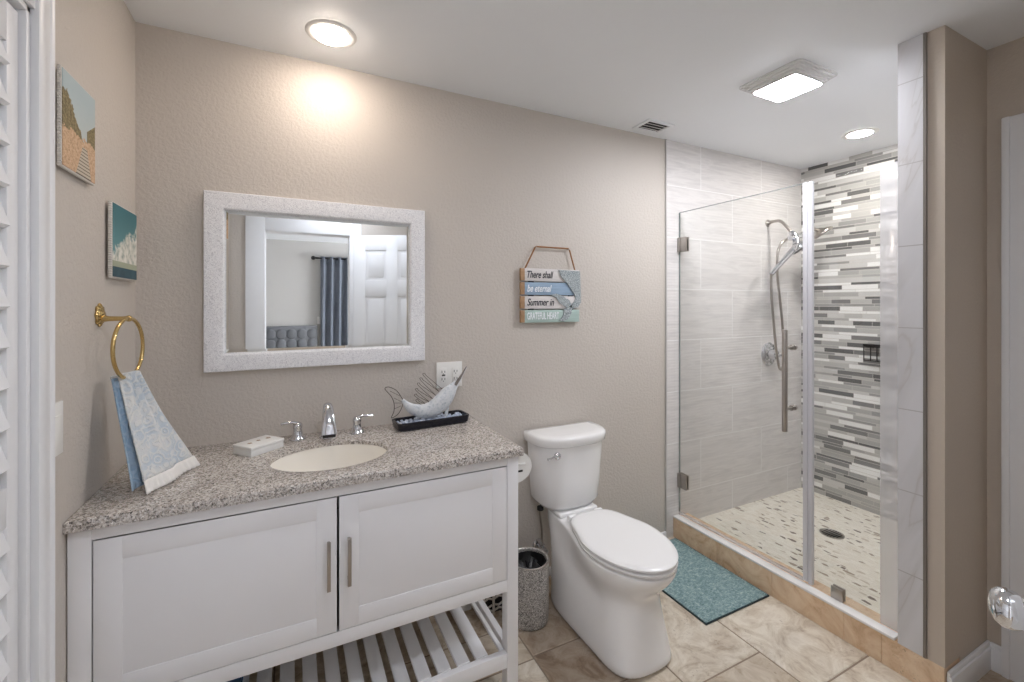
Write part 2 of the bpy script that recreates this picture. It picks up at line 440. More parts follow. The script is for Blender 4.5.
# ---------------------------------------------------------------- geometry helpers
class MB:
    def __init__(self, xf=None):
        self.bm = bmesh.new()
        self.xf = xf
    def _new(self, verts, faces):
        vs = [self.bm.verts.new(v) for v in verts]
        fs = []
        for f in faces:
            try:
                fs.append(self.bm.faces.new([vs[i] for i in f]))
            except ValueError:
                pass
        return vs, fs
    def box(self, x0, y0, z0, x1, y1, z1, bev=0.0, seg=2, rot=None, pivot=None):
        x0, x1 = sorted((x0, x1)); y0, y1 = sorted((y0, y1)); z0, z1 = sorted((z0, z1))
        P = [Vector((x, y, z)) for z in (z0, z1) for y in (y0, y1) for x in (x0, x1)]
        if rot is not None:
            c = Vector(pivot) if pivot else Vector(((x0 + x1) / 2, (y0 + y1) / 2, (z0 + z1) / 2))
            P = [rot @ (p - c) + c for p in P]
        vs, fs = self._new(P, [(0, 2, 3, 1), (4, 5, 7, 6), (0, 1, 5, 4), (2, 6, 7, 3), (0, 4, 6, 2), (1, 3, 7, 5)])
        if bev > 0:
            es = list({e for f in fs for e in f.edges})
            bmesh.ops.bevel(self.bm, geom=es, offset=bev, segments=seg, profile=0.5, affect='EDGES')
        return self
    def loft(self, rings, cap0=True, cap1=True, closed=True):
        n = len(rings[0])
        vv = [[self.bm.verts.new(p) for p in r] for r in rings]
        for a, b in zip(vv, vv[1:]):
            for i in range(n if closed else n - 1):
                j = (i + 1) % n
                try:
                    self.bm.faces.new((a[i], a[j], b[j], b[i]))
                except ValueError:
                    pass
        if closed and cap0:
            self.bm.faces.new(list(reversed(vv[0])))
        if closed and cap1:
            self.bm.faces.new(vv[-1])
        return self
    def tube(self, pts, r, n=10, closed=False, flat=1.0, flat_axis=None):
        pts = [Vector(p) for p in pts]
        m = len(pts)
        rr = r if isinstance(r, (list, tuple)) else [r] * m
        rings = []
        up = None
        for i, p in enumerate(pts):
            if closed:
                d = pts[(i + 1) % m] - pts[i - 1]
            else:
                d = pts[min(i + 1, m - 1)] - pts[max(i - 1, 0)]
            d.normalize()
            if up is None:
                up = Vector((0, 0, 1)) if abs(d.z) < 0.9 else Vector((0, 1, 0))
                if flat_axis is not None:
                    up = Vector(flat_axis)
            s = d.cross(up)
            if s.length < 1e-6:
                s = d.orthogonal()
            s.normalize()
            u2 = s.cross(d).normalized()
            up = u2
            rings.append([p + s * (cos(a) * rr[i]) + u2 * (sin(a) * rr[i] * flat) for a in [2 * pi * k / n for k in range(n)]])
        if closed:
            rings.append(rings[0])
            self.loft(rings, False, False)
            bmesh.ops.remove_doubles(self.bm, verts=self.bm.verts, dist=1e-6)
        else:
            self.loft(rings)
        return self
    def cyl(self, p0, p1, r0, r1=None, n=28, bev=0.0):
        r1 = r0 if r1 is None else r1
        p0, p1 = Vector(p0), Vector(p1)
        if bev:
            d = (p1 - p0).normalized() * bev
            return self.tube([p0, p0 + d * 0.3, p0 + d, p1 - d, p1 - d * 0.3, p1], [r0 - bev, r0 - bev * 0.3, r0, r1, r1 - bev * 0.3, r1 - bev], n)
        return self.tube([p0, p1], [r0, r1], n)
    def lathe(self, prof, c=(0, 0, 0), axis=(0, 0, 1), n=32, sx=1.0, sy=1.0, cap=True):
        c = Vector(c); ax = Vector(axis).normalized()
        a = Vector((1, 0, 0)) if abs(ax.z) > 0.9 else Vector((0, 0, 1)).cross(ax).normalized()
        b = ax.cross(a)
        rings = [[c + ax * h + a * (r * cos(t) * sx) + b * (r * sin(t) * sy) for t in [2 * pi * k / n for k in range(n)]] for r, h in prof]
        return self.loft(rings, cap, cap)
    def ball(self, c, rx, ry=None, rz=None, n=20, rings=12):
        ry = rx if ry is None else ry; rz = rx if rz is None else rz
        R = []
        for i in range(rings + 1):
            ph = -pi / 2 + pi * i / rings
            k = max(cos(ph), 0.02)
            R.append([Vector((c[0] + rx * k * cos(t), c[1] + ry * k * sin(t), c[2] + rz * sin(ph))) for t in [2 * pi * j / n for j in range(n)]])
        return self.loft(R)
    def prism(self, poly, ax0, ax1, off0, off1, const, bev=0.0):
        """poly: 2-D points in axes ax0, ax1, extruded along const axis from off0 to off1"""
        def mk(o):
            out = []
            for p in poly:
                v = [0, 0, 0]; v[ax0] = p[0]; v[ax1] = p[1]; v[const] = o
                out.append(Vector(v))
            return out
        k = len(self.bm.verts)
        self.loft([mk(off0), mk(off1)])
        if bev:
            self.bm.verts.ensure_lookup_table()
            vs = set(self.bm.verts[k:])
            es = [e for e in self.bm.edges if e.verts[0] in vs and e.verts[1] in vs and len(e.link_faces) == 2 and e.calc_face_angle(0) > 0.5]
            bmesh.ops.bevel(self.bm, geom=es, offset=bev, segments=2, profile=0.5, affect='EDGES')
        return self
    def build(self, name, mat, parent=None, smooth=40, sub=0, mods=()):
        bm = self.bm
        if self.xf is not None:
            bm.transform(self.xf)
        org = root_loc(parent)
        if org.length:
            bmesh.ops.translate(bm, verts=bm.verts, vec=-org)
        bmesh.ops.recalc_face_normals(bm, faces=bm.faces)
        me = bpy.data.meshes.new(name)
        bm.to_mesh(me); bm.free()
        me.materials.append(M[mat] if isinstance(mat, str) else mat)
        o = bpy.data.objects.new(name, me)
        COL.objects.link(o)
        if parent is not None:
            o.parent = parent
        if smooth:
            for p in me.polygons:
                p.use_smooth = True
            me.set_sharp_from_angle(angle=radians(smooth))
        if sub:
            md = o.modifiers.new('sub', 'SUBSURF'); md.levels = sub; md.render_levels = sub
        return o

def root_loc(o):
    v = Vector((0, 0, 0))
    while o is not None:
        v += o.location
        o = o.parent
    return v

def thing(name, label, cat, loc=(0, 0, 0), group=None):
    o = bpy.data.objects.new(name, None)
    COL.objects.link(o)
    o.location = loc
    o.empty_display_size = 0.05
    return tag(o, label, cat, group)

def tag(o, label, cat, group=None):
    o['label'] = label; o['category'] = cat
    if group:
        o['group'] = group
    return o

def struct(mb, name, mat, parent=None, **kw):
    o = mb.build(name, mat, parent, **kw)
    if parent is None:
        o['kind'] = 'structure'
    return o

def bez(p0, p1, p2, p3, n=12):
    p0, p1, p2, p3 = map(Vector, (p0, p1, p2, p3))
    return [p0 * (1 - t) ** 3 + p1 * 3 * t * (1 - t) ** 2 + p2 * 3 * t * t * (1 - t) + p3 * t ** 3 for t in [i / n for i in range(n + 1)]]

def smoothpath(pts, k=6):
    pts = [Vector(p) for p in pts]
    out = []
    for i in range(len(pts) - 1):
        a = pts[max(i - 1, 0)]; b = pts[i]; c = pts[i + 1]; d = pts[min(i + 2, len(pts) - 1)]
        for j in range(k):
            t = j / k
            out.append(0.5 * ((2 * b) + (c - a) * t + (2 * a - 5 * b + 4 * c - d) * t * t + (3 * b - a - 3 * c + d) * t ** 3))
    out.append(pts[-1])
    return out

def interp(vals, k=6):
    return [v.x for v in smoothpath([(v, 0, 0) for v in vals], k)]

H = 2.44
XL = -0.4988          # left wall
XT = 2.0487           # where the shower tile starts on the back wall
XC = 2.11             # face of the shower curb and of the partition end
XM = 3.414            # mosaic wall
YB = -2.15            # wall behind the viewpoint
ZC = 0.9013           # counter top
PF, PB = -1.277, -1.149   # partition front and back
XR = 2.47             # right wall

# ---------------------------------------------------------------- setting
def build_setting():
    struct(MB().box(XL - 0.12, 0, -0.02, XT, 0.12, H + 0.06), 'wall_back', 'wall')
    struct(MB().box(XT, -0.006, -0.02, XM + 0.1, 0.12, H + 0.06), 'wall_shower', 'showerwall')
    struct(MB().box(XT - 0.004, -0.010, 0, XT + 0.004, 0.02, H), 'trim_1', 'tile_edge')
    struct(MB().box(XM, PF, -0.02, XM + 0.1, -0.006, H + 0.06), 'wall_mosaic', 'mosaic')
    # left wall: piece beside the vanity, header and far piece round the closet opening
    y0, y1 = -0.722, -1.93
    b = MB()
    b.box(XL - 0.12, y0, -0.02, XL, 0, H + 0.06)
    b.box(XL - 0.12, y1, 2.06, XL, y0, H + 0.06)
    b.box(XL - 0.12, YB - 0.1, -0.02, XL, y1, H + 0.06)
    struct(b, 'wall_left', 'wall')
    b = MB()   # closet behind the louvred door
    b.box(XL - 0.70, y1 - 0.1, -0.02, XL - 0.66, y0 + 0.1, H)
    b.box(XL - 0.66, y0 + 0.06, -0.02, XL - 0.12, y0 + 0.1, H)
    b.box(XL - 0.66, y1 - 0.1, -0.02, XL - 0.12, y1 - 0.06, H)
    struct(b, 'wall_closet', 'wall_shade')
    # casing of the closet: flat board with two ridges, and the jamb
    b = MB()
    b.prism([(XL, -0.7175), (XL + 0.016, -0.7175), (XL + 0.018, -0.715), (XL + 0.018, -0.686), (XL + 0.0165, -0.683), (XL + 0.015, -0.664), (XL + 0.018, -0.660), (XL + 0.0185, -0.651), (XL + 0.016, -0.648), (XL, -0.648)], 0, 1, 0, 2.13, 2)
    b.box(XL, y1 - 0.001, 2.06, XL + 0.0115, -0.717, 2.13, 0.003)
    b.box(XL, y1 - 0.07, 0, XL + 0.016, y1, 2.13, 0.003)
    struct(b, 'trim_2', 'white_trim')
    b = MB()
    b.box(XL - 0.12, -0.7195, 0, XL + 0.004, -0.735, 2.06, 0.002)
    b.box(XL - 0.12, y1, 0, XL + 0.004, y1 + 0.014, 2.06, 0.002)
    b.box(XL - 0.12, y1, 2.046, XL + 0.004, -0.7195, 2.06, 0.002)
    struct(b, 'trim_3', 'white_trim')
    # louvred folding door, two leaves in the opening
    b = MB()
    xd0, xd1 = XL - 0.036, XL - 0.006
    for (a, c) in ((-0.742, -1.330), (-1.336, -1.912)):
        b.box(xd0, a, 0.012, xd1, a - 0.040, 2.035, 0.002)
        b.box(xd0, c, 0.012, xd1, c + 0.040, 2.035, 0.002)
        for (z0, z1) in ((0.012, 0.13), (0.99, 1.07), (1.955, 2.035)):
            b.box(xd0, a - 0.040, z0, xd1, c + 0.040, z1, 0.002)
        z = 0.135
        while z < 1.93:
            if not 0.95 < z < 1.06:
                b.prism([(xd0 + 0.004, z + 0.088), (xd0 + 0.011, z + 0.091), (xd1 + 0.004, z + 0.006), (xd1 - 0.004, z)], 0, 2, a - 0.038, c + 0.038, 1)
            z += 0.0805
    d = struct(b, 'door_1', 'white_trim', smooth=25)
    # floor: grout bed and the tiles of the pattern, all one surface
    build_floor()
    # ceiling
    struct(MB().box(XL - 0.75, YB - 0.1, H, XM + 0.1, 0.1, H + 0.08), 'ceiling', 'ceiling')
    # partition between shower and the door on the right
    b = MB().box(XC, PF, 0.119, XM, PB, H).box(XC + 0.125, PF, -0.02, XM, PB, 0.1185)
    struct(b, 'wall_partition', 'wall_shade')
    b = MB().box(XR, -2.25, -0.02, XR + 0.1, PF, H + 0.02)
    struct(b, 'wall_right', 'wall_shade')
    struct(MB().box(XC - 0.008, -1.218, 0.121, XC + 0.0, PB, H - 0.001).box(XC - 0.008, PB, 0.121, XM, PB + 0.008, H - 0.001), 'trim_4', 'jambtile')
    struct(MB().box(XC - 0.009, -1.2275, 0.121, XC, -1.218, H - 0.001), 'trim_5', 'greytrim')
    # curb under glass and partition, white threshold on it
    b = MB()
    ys = [-0.004, -0.318, -0.632, -0.949, -1.085, PF + 0.001]
    for a, c in zip(ys, ys[1:]):
        b.box(XC, a - 0.0012, -0.02, XC + 0.02, c + 0.0012, 0.119, 0.0015)
    b.box(XC + 0.004, PF + 0.003, -0.02, XC + 0.125, -0.006, 0.1185)
    struct(b, 'trim_6', 'curb')
    b = MB().box(XC - 0.006, PB + 0.02, 0.119, XC + 0.042, -0.008, 0.131, 0.003)
    struct(b, 'trim_7', 'marble_white')
    # shower pan
    struct(MB().box(XC + 0.125, PB, -0.02, XM, -0.006, 0.063), 'floor_shower', 'pebble')
    # small base strip at the back wall, baseboards at the right
    struct(MB().box(0.77, -0.012, 0, XT, 0.0, 0.045, 0.003), 'baseboard_back', 'white_trim')
    b = MB().box(XC + 0.012, PF - 0.016, 0, XR, PF, 0.088, 0.002)
    b.box(XC + 0.012, PF - 0.011, 0.086, XR, PF, 0.105, 0.004)
    struct(b, 'baseboard_partition', 'white_trim')
    b = MB().box(XR - 0.016, -1.330, 0, XR, PF - 0.014, 0.088, 0.002)
    b.box(XR - 0.011, -1.330, 0.086, XR, PF - 0.011, 0.105, 0.004)
    struct(b, 'baseboard_right', 'white_trim')
    # door and casing on the right wall
    b = MB()
    b.box(XR - 0.016, -1.418, 0, XR, -1.322, 2.15, 0.004)
    b.box(XR - 0.022, -1.345, 0, XR - 0.01, -1.322, 2.15, 0.004)
    b.box(XR - 0.015, -2.14, 2.06, XR, -1.4175, 2.15, 0.003)
    struct(b, 'trim_8', 'white_trim')
    b = MB().box(XR - 0.006, -2.12, 0.008, XR + 0.03, -1.42, 2.055, 0.003)
    for (a, c, z0, z1) in [(-1.50, -1.73, 1.62, 1.93), (-1.81, -2.04, 1.62, 1.93), (-1.50, -1.73, 0.9, 1.5), (-1.81, -2.04, 0.9, 1.5), (-1.50, -1.73, 0.2, 0.78), (-1.81, -2.04, 0.2, 0.78)]:
        b.box(XR - 0.012, a, z0, XR - 0.002, c, z1, 0.006)
    struct(b, 'door_3', 'white_trim')
    # wall behind the viewpoint with a doorway to the bedroom
    dx0, dx1, dz = -0.205, 0.470, 2.045
    b = MB()
    b.box(XL - 0.12, YB - 0.11, -0.02, dx0, YB, H + 0.02)
    b.box(dx1, YB - 0.11, -0.02, XR + 0.1, YB, H + 0.02)
    b.box(dx0, YB - 0.11, dz, dx1, YB, H + 0.02)
    struct(b, 'wall_front', 'wall')
    b = MB()
    b.box(dx0 - 0.125, YB, 0, dx0 + 0.012, YB + 0.018, dz + 0.095, 0.004)
    b.box(dx1 - 0.012, YB, 0, dx1 + 0.085, YB + 0.018, dz + 0.095, 0.004)
    b.box(dx0 + 0.0115, YB, dz - 0.012, dx1 - 0.0115, YB + 0.017, dz + 0.095, 0.003)
    b.box(dx0 - 0.001, YB - 0.131, 0, dx0 + 0.014, YB, dz + 0.001)
    b.box(dx1 - 0.014, YB - 0.131, 0, dx1 + 0.001, YB, dz + 0.001)
    b.box(dx0 + 0.014, YB - 0.131, dz - 0.014, dx1 - 0.014, YB, dz + 0.001)
    struct(b, 'trim_9', 'white_trim')
    build_panel_door(dx1)
    # bedroom beyond
    bx0, bx1, by = -1.6, 3.0, -5.85
    b = MB()
    b.box(bx0, by - 0.1, 0, bx1, by, H)
    b.box(bx0 - 0.1, by, 0, bx0, YB - 0.11, H)
    b.box(bx1, by, 0, bx1 + 0.1, YB - 0.11, H)
    b.box(bx0, YB - 0.13, 0, dx0, YB - 0.11, H)
    b.box(dx1, YB - 0.13, 0, bx1, YB - 0.11, H)
    b.box(dx0, YB - 0.13, dz, dx1, YB - 0.11, H)
    struct(b, 'wall_bedroom', 'bed_wall')
    struct(MB().box(bx0, by, -0.03, bx1, YB - 0.11, 0.0), 'floor_bedroom', 'bed_floor')
    struct(MB().box(bx0, by, H, bx1, YB - 0.11, H + 0.05), 'ceiling_bedroom', 'ceiling')
    # unseen window added in the bedroom side wall as a soft light source
    b = MB()
    for (y0, y1) in ((-5.25, -5.20), (-4.47, -4.43), (-3.70, -3.65)):
        b.box(bx1 - 0.04, y0, 0.85, bx1, y1, 2.10)
    for (z0, z1) in ((0.80, 0.85), (1.46, 1.50), (2.10, 2.15)):
        b.box(bx1 - 0.041, -5.25, z0, bx1, -3.65, z1)
    w = struct(b, 'fill_window_1', 'white_trim')
    MB().box(bx1 - 0.012, -5.20, 0.86, bx1 - 0.006, -3.70, 2.09).build('pane', 'fill_pane', w)

def build_floor():
    cols = [
        (-0.52, -0.06, [0.0, -0.30, -0.92, -1.33, -2.3]),
        (-0.06, 0.40, [0.0, -0.50, -0.92, -1.55, -2.3]),
        (0.40, 0.88, [0.0, -0.24, -0.445, -0.92, -1.50, -2.3]),
        (0.88, 1.33, [0.0, -0.435, -0.69, -1.30, -2.3]),
        (1.33, 1.73, [0.0, -0.22, -0.83, -1.25, -2.3]),
        (1.73, 2.125, [0.0, -0.43, -1.04, -1.46, -2.3]),
        (2.125, 2.50, [-1.25, -1.70, -2.3]),
    ]
    tones = {(3, 0): 0.12, (3, 1): 0.08, (2, 2): 0.75, (2, 1): 0.45, (4, 1): 0.72, (4, 2): 0.42, (5, 1): 0.82, (5, 2): 0.78, (5, 0): 0.6, (6, 0): 0.15, (4, 0): 0.4, (2, 0): 0.3, (3, 2): 0.55}
    g = 0.0032
    bm = bmesh.new()
    lay = bm.faces.layers.float.new('tile_tone')
    def quad(ps, tone, mi):
        f = bm.faces.new([bm.verts.new(p) for p in ps])
        f[lay] = tone; f.material_index = mi
    rng = random.Random(3)
    for ci, (x0, x1, ys) in enumerate(cols):
        for ri, (a, b) in enumerate(zip(ys, ys[1:])):
            tone = tones.get((ci, ri), rng.uniform(0.3, 0.7))
            X0, X1, Y0, Y1 = x0 + g, x1 - g, b + g, a - g
            e = 0.003
            quad([(X0 + e, Y0 + e, 0), (X1 - e, Y0 + e, 0), (X1 - e, Y1 - e, 0), (X0 + e, Y1 - e, 0)], tone, 0)
            o = [(X0, Y0), (X1, Y0), (X1, Y1), (X0, Y1)]
            i = [(X0 + e, Y0 + e), (X1 - e, Y0 + e), (X1 - e, Y1 - e), (X0 + e, Y1 - e)]
            for k in range(4):
                l = (k + 1) % 4
                quad([(*o[k], -0.0025), (*o[l], -0.0025), (*i[l], 0), (*i[k], 0)], tone, 0)
    quad([(-1.2, -2.3, -0.0025), (2.6, -2.3, -0.0025), (2.6, 0.02, -0.0025), (-1.2, 0.02, -0.0025)], 0.5, 1)
    quad([(-1.2, 0.02, -0.04), (2.6, 0.02, -0.04), (2.6, -2.3, -0.04), (-1.2, -2.3, -0.04)], 0.5, 1)
    me = bpy.data.meshes.new('floor')
    bm.to_mesh(me); bm.free()
    me.materials.append(M['travertine']); me.materials.append(M['grout'])
    o = bpy.data.objects.new('floor', me)
    COL.objects.link(o)
    o['kind'] = 'structure'

def build_panel_door(dx1):
    # six-panel door hinged at the doorway, standing open
    ang = math.atan2(0.33, 0.56)
    xf = Matrix.Translation((dx1 + 0.031, YB + 0.022, 0)) @ Matrix.Rotation(ang, 4, 'Z')
    W, T, Hh = 0.69, 0.035, 2.03
    b = MB(xf)
    b.box(0, 0.006, 0.012, W, T - 0.006, Hh)
    st = 0.105; mid = W / 2
    cols = [(st, mid - 0.05), (mid + 0.05, W - st)]
    rows = [(0.22, 0.78), (0.90, 1.50), (1.64, 1.90)]
    b.box(0, 0, 0.012, st, T, Hh, 0.002); b.box(W - st, 0, 0.012, W, T, Hh, 0.002)
    b.box(mid - 0.05, 0, 0.012, mid + 0.05, T, Hh, 0.002)
    for (z0, z1) in ((0.012, 0.22), (0.78, 0.90), (1.50, 1.64), (1.90, Hh)):
        b.box(st - 0.001, 0, z0, W - st + 0.001, T, z1, 0.002)
    for (x0, x1) in cols:
        for (z0, z1) in rows:
            b.box(x0 + 0.028, 0.003, z0 + 0.028, x1 - 0.028, T - 0.003, z1 - 0.028, 0.003)
    d = struct(b, 'door_2', 'white_trim')
    k = MB(xf)
    kx, kz = W - 0.028, 0.943
    k.lathe([(0.030, 0.0), (0.032, 0.002), (0.030, 0.007), (0.014, 0.010), (0.011, 0.013), (0.011, 0.016), (0.020, 0.019), (0.0275, 0.026), (0.0300, 0.036), (0.029, 0.046), (0.022, 0.054), (0.010, 0.0575), (0.001, 0.058)],
            (kx, T, kz), (0, 1, 0), 40)
    k.build('handle', 'crystal', d, smooth=50)

build_setting()

# ---------------------------------------------------------------- vanity
def build_vanity():
    v = thing('vanity_cabinet', 'long white two-door vanity cabinet with open slatted bottom shelf', 'cabinet', (0.135, -0.28, 0))
    x0, x1, yf, yb = -0.4965, 0.757, -0.545, -0.018
    top = ZC - 0.0285
    w = 0.046
    for (x, y) in ((x0, yf), (x1 - w, yf), (x0, yb - w), (x1 - w, yb - w)):
        MB().box(x, y, 0, x + w, y + w, top, 0.0025).build('leg', 'cabinet', v)
    MB().box(x0 + w - 0.001, yf + 0.003, 0.838, x1 - w + 0.001, yf + 0.03, top, 0.001).build('top_rail', 'cabinet', v)
    MB().box(x0 + w - 0.001, yf + 0.001, 0.374, x1 - w + 0.001, yf + 0.03, 0.418, 0.001).build('bottom_rail', 'cabinet', v)
    for x in (x0 + 0.006, x1 - 0.022):
        MB().box(x, yf + w - 0.001, 0.374, x + 0.016, yb - w + 0.001, top, 0.001).build('side_panel', 'cabinet', v)
    b = MB()
    b.box(x0 + 0.02, yf + 0.03, 0.376, x1 - 0.02, yb - 0.012, 0.392)
    b.box(x0 + 0.02, yb - 0.012, 0.376, x1 - 0.02, yb - 0.002, top)
    b.build('cabinet_box', 'cabinet_in', v)
    # doors
    for (a, c, hx) in ((-0.4475, 0.1255, 0.101), (0.1325, 0.709, 0.160)):
        b = MB()
        z0, z1 = 0.4205, 0.8355
        st = 0.058
        b.box(a, yf + 0.0018, z0, c, yf + 0.024, z1, 0.0005)
        b.box(a, yf, z0, a + st, yf + 0.02, z1, 0.0008); b.box(c - st, yf, z0, c, yf + 0.02, z1, 0.0008)
        b.box(a + st - 0.0015, yf, z0, c - st + 0.0015, yf + 0.02, z0 + st, 0.0008)
        b.box(a + st - 0.0015, yf, z1 - st, c - st + 0.0015, yf + 0.02, z1, 0.0008)
        d = b.build('door', 'cabinet', v)
        h = MB()
        h.box(hx - 0.0055, yf - 0.030, 0.566, hx + 0.0055, yf - 0.022, 0.714, 0.0012)
        for z in (0.580, 0.700):
            h.box(hx - 0.004, yf - 0.024, z - 0.005, hx + 0.004, yf + 0.001, z + 0.005, 0.0008)
        h.build('handle', 'nickel', d)
    # slatted shelf
    b = MB()
    zs = 0.150
    b.box(x0 + w - 0.001, yf + 0.002, 0.093, x1 - w + 0.001, yf + 0.026, zs - 0.004, 0.001)
    b.box(x0 + w - 0.001, yb - 0.03, 0.093, x1 - w + 0.001, yb - 0.008, zs - 0.004, 0.001)
    for x in (x0 + 0.01, x1 - 0.034):
        b.box(x, yf + w, 0.093, x + 0.024, yb - w, zs - 0.004, 0.001)
    k = -12
    while k <= 3:
        cx = 0.410 + 0.0705 * k
        if cx - 0.023 > x0 + w + 0.004:
            b.box(cx - 0.023, yf + 0.026, zs - 0.014, cx + 0.023, yb - 0.03, zs, 0.0012)
        k += 1
    b.box(x0 + w, yf + 0.026, zs - 0.014, x0 + w + 0.012, yb - 0.03, zs, 0.001)
    b.box(x1 - w - 0.018, yf + 0.026, zs - 0.014, x1 - w - 0.004, yb - 0.03, zs, 0.001)
    b.build('shelf', 'cabinet', v)

SINK = (0.126, -0.322, 0.192, 0.152)
def build_counter():
    x0, x1, y0, y1 = XL + 0.0005, 0.769, -0.5625, -0.001
    z1, z0 = ZC, ZC - 0.0285
    cx, cy, rx, ry = SINK
    N = 96
    inner = [(cx + rx * cos(2 * pi * k / N), cy + ry * sin(2 * pi * k / N)) for k in range(N)]
    outer = []
    for k in range(N):
        a = 2 * pi * k / N
        dx, dy = rx * cos(a), ry * sin(a)
        t = min((x1 - cx) / dx if dx > 1e-9 else 1e9, (x0 - cx) / dx if dx < -1e-9 else 1e9, (y1 - cy) / dy if dy > 1e-9 else 1e9, (y0 - cy) / dy if dy < -1e-9 else 1e9)
        outer.append([cx + dx * t, cy + dy * t])
    for c in ((x0, y0), (x1, y0), (x1, y1), (x0, y1)):
        i = min(range(N), key=lambda k: (outer[k][0] - c[0]) ** 2 + (outer[k][1] - c[1]) ** 2)
        outer[i] = list(c)
    def shrink(p, e):
        return (min(max(p[0], x0 + e), x1 - e), min(max(p[1], y0 + e), y1 - e))
    b = MB()
    e = 0.004
    grow = lambda p, s: (cx + (p[0] - cx) * s, cy + (p[1] - cy) * s)
    zi = z1 - 0.0150
    rings = [[(*p, zi) for p in inner], [(*grow(p, 1.13), zi) for p in inner], [(*grow(p, 1.13), z0) for p in inner], [(*p, z0) for p in [tuple(q) for q in outer]], [(*q, z0 + e) for q in outer], [(*q, z1 - e) for q in outer],
             [(*shrink(q, e * 0.35), z1 - e * 0.35) for q in outer], [(*shrink(q, e), z1) for q in outer], [(*grow(p, 1.02), z1) for p in inner],
             [(*grow(p, 1.006), z1 - 0.001) for p in inner], [(*p, z1 - 0.004) for p in inner], [(*p, zi) for p in inner]]
    rings = [[Vector(p) for p in r] for r in rings]
    b.loft(rings, False, False)
    bmesh.ops.remove_doubles(b.bm, verts=b.bm.verts, dist=1e-6)
    o = b.build('countertop', 'granite', None, 35)
    tag(o, 'speckled grey-brown granite countertop lying on the white vanity', 'countertop')
    # undermount basin
    s = thing('sink', 'oval cream undermount sink basin set in the granite countertop', 'sink', (cx, cy, ZC - 0.03))
    prof = [(1.10, 0.0), (1.015, 0.0), (1.0, -0.006), (0.985, -0.03), (0.94, -0.07), (0.82, -0.108), (0.55, -0.130), (0.2, -0.137), (0.12, -0.139), (0.12, -0.152), (0.22, -0.150), (0.60, -0.143), (0.88, -0.118), (1.0, -0.075), (1.06, -0.02), (1.10, 0.0)]
    rings = [[Vector((cx + rx * r * cos(2 * pi * k / 64), cy + ry * r * sin(2 * pi * k / 64), ZC - 0.0158 + h)) for k in range(64)] for r, h in prof]
    MB().loft(rings, False, False).build('basin', 'basin', s, 50)
    MB().lathe([(0.024, 0.0), (0.026, 0.002), (0.024, 0.004), (0.016, 0.0035), (0.015, 0.006), (0.001, 0.007)], (cx, cy, ZC - 0.0158 - 0.139), n=32, cap=True).build('drain', 'chrome', s)

def build_faucet():
    fx, fy = 0.128, -0.098
    f = thing('faucet', 'chrome widespread sink faucet with spout and two lever handles', 'faucet', (fx, fy, ZC))
    # spout: flares from a rounded neck to a broad lip
    path = smoothpath([(fx, fy, ZC), (fx, fy, ZC + 0.055), (fx, fy - 0.004, ZC + 0.105), (fx, fy - 0.026, ZC + 0.130), (fx, fy - 0.055, ZC + 0.117), (fx, fy - 0.084, ZC + 0.076), (fx, fy - 0.100, ZC + 0.036)], 5)
    wid = interp([0.020, 0.018, 0.0165, 0.0170, 0.0200, 0.0245, 0.0285], 5)
    thk = interp([0.020, 0.018, 0.0165, 0.0145, 0.0115, 0.009, 0.0075], 5)
    rings = []
    for i, p in enumerate(path):
        d = (path[min(i + 1, len(path) - 1)] - path[max(i - 1, 0)]).normalized()
        s = Vector((1, 0, 0)); u = s.cross(d).normalized()
        rings.append([p + s * (wid[i] * cos(a)) + u * (thk[i] * sin(a)) for a in [2 * pi * k / 24 for k in range(24)]])
    MB().loft(rings).build('spout', 'chrome', f, 60)
    MB().lathe([(0.030, 0), (0.031, 0.003), (0.029, 0.008), (0.023, 0.014), (0.020, 0.02)], (fx, fy, ZC), n=36).build('spout_base', 'chrome', f, 50)
    MB().box(fx - 0.023, fy - 0.106, ZC + 0.026, fx + 0.023, fy - 0.092, ZC + 0.038, 0.002).build('aerator', 'rubber', f)
    for s, hx, hy in ((-1, 0.022, -0.078), (1, 0.242, -0.090)):
        b = MB().lathe([(0.029, 0), (0.030, 0.003), (0.028, 0.008), (0.020, 0.018), (0.016, 0.035), (0.0165, 0.046), (0.018, 0.054), (0.016, 0.062), (0.008, 0.068), (0.001, 0.069)], (hx, hy, ZC), n=32)
        h = b.build('handle', 'chrome', f, 50)
        p = smoothpath([(hx, hy, ZC + 0.055), (hx + s * 0.008, hy - 0.004, ZC + 0.066), (hx + s * 0.030, hy - 0.008, ZC + 0.071), (hx + s * 0.060, hy - 0.012, ZC + 0.069)], 5)
        MB().tube(p, interp([0.011, 0.010, 0.0075, 0.0065], 5), 12, flat=0.75).build('lever', 'chrome', h, 60)

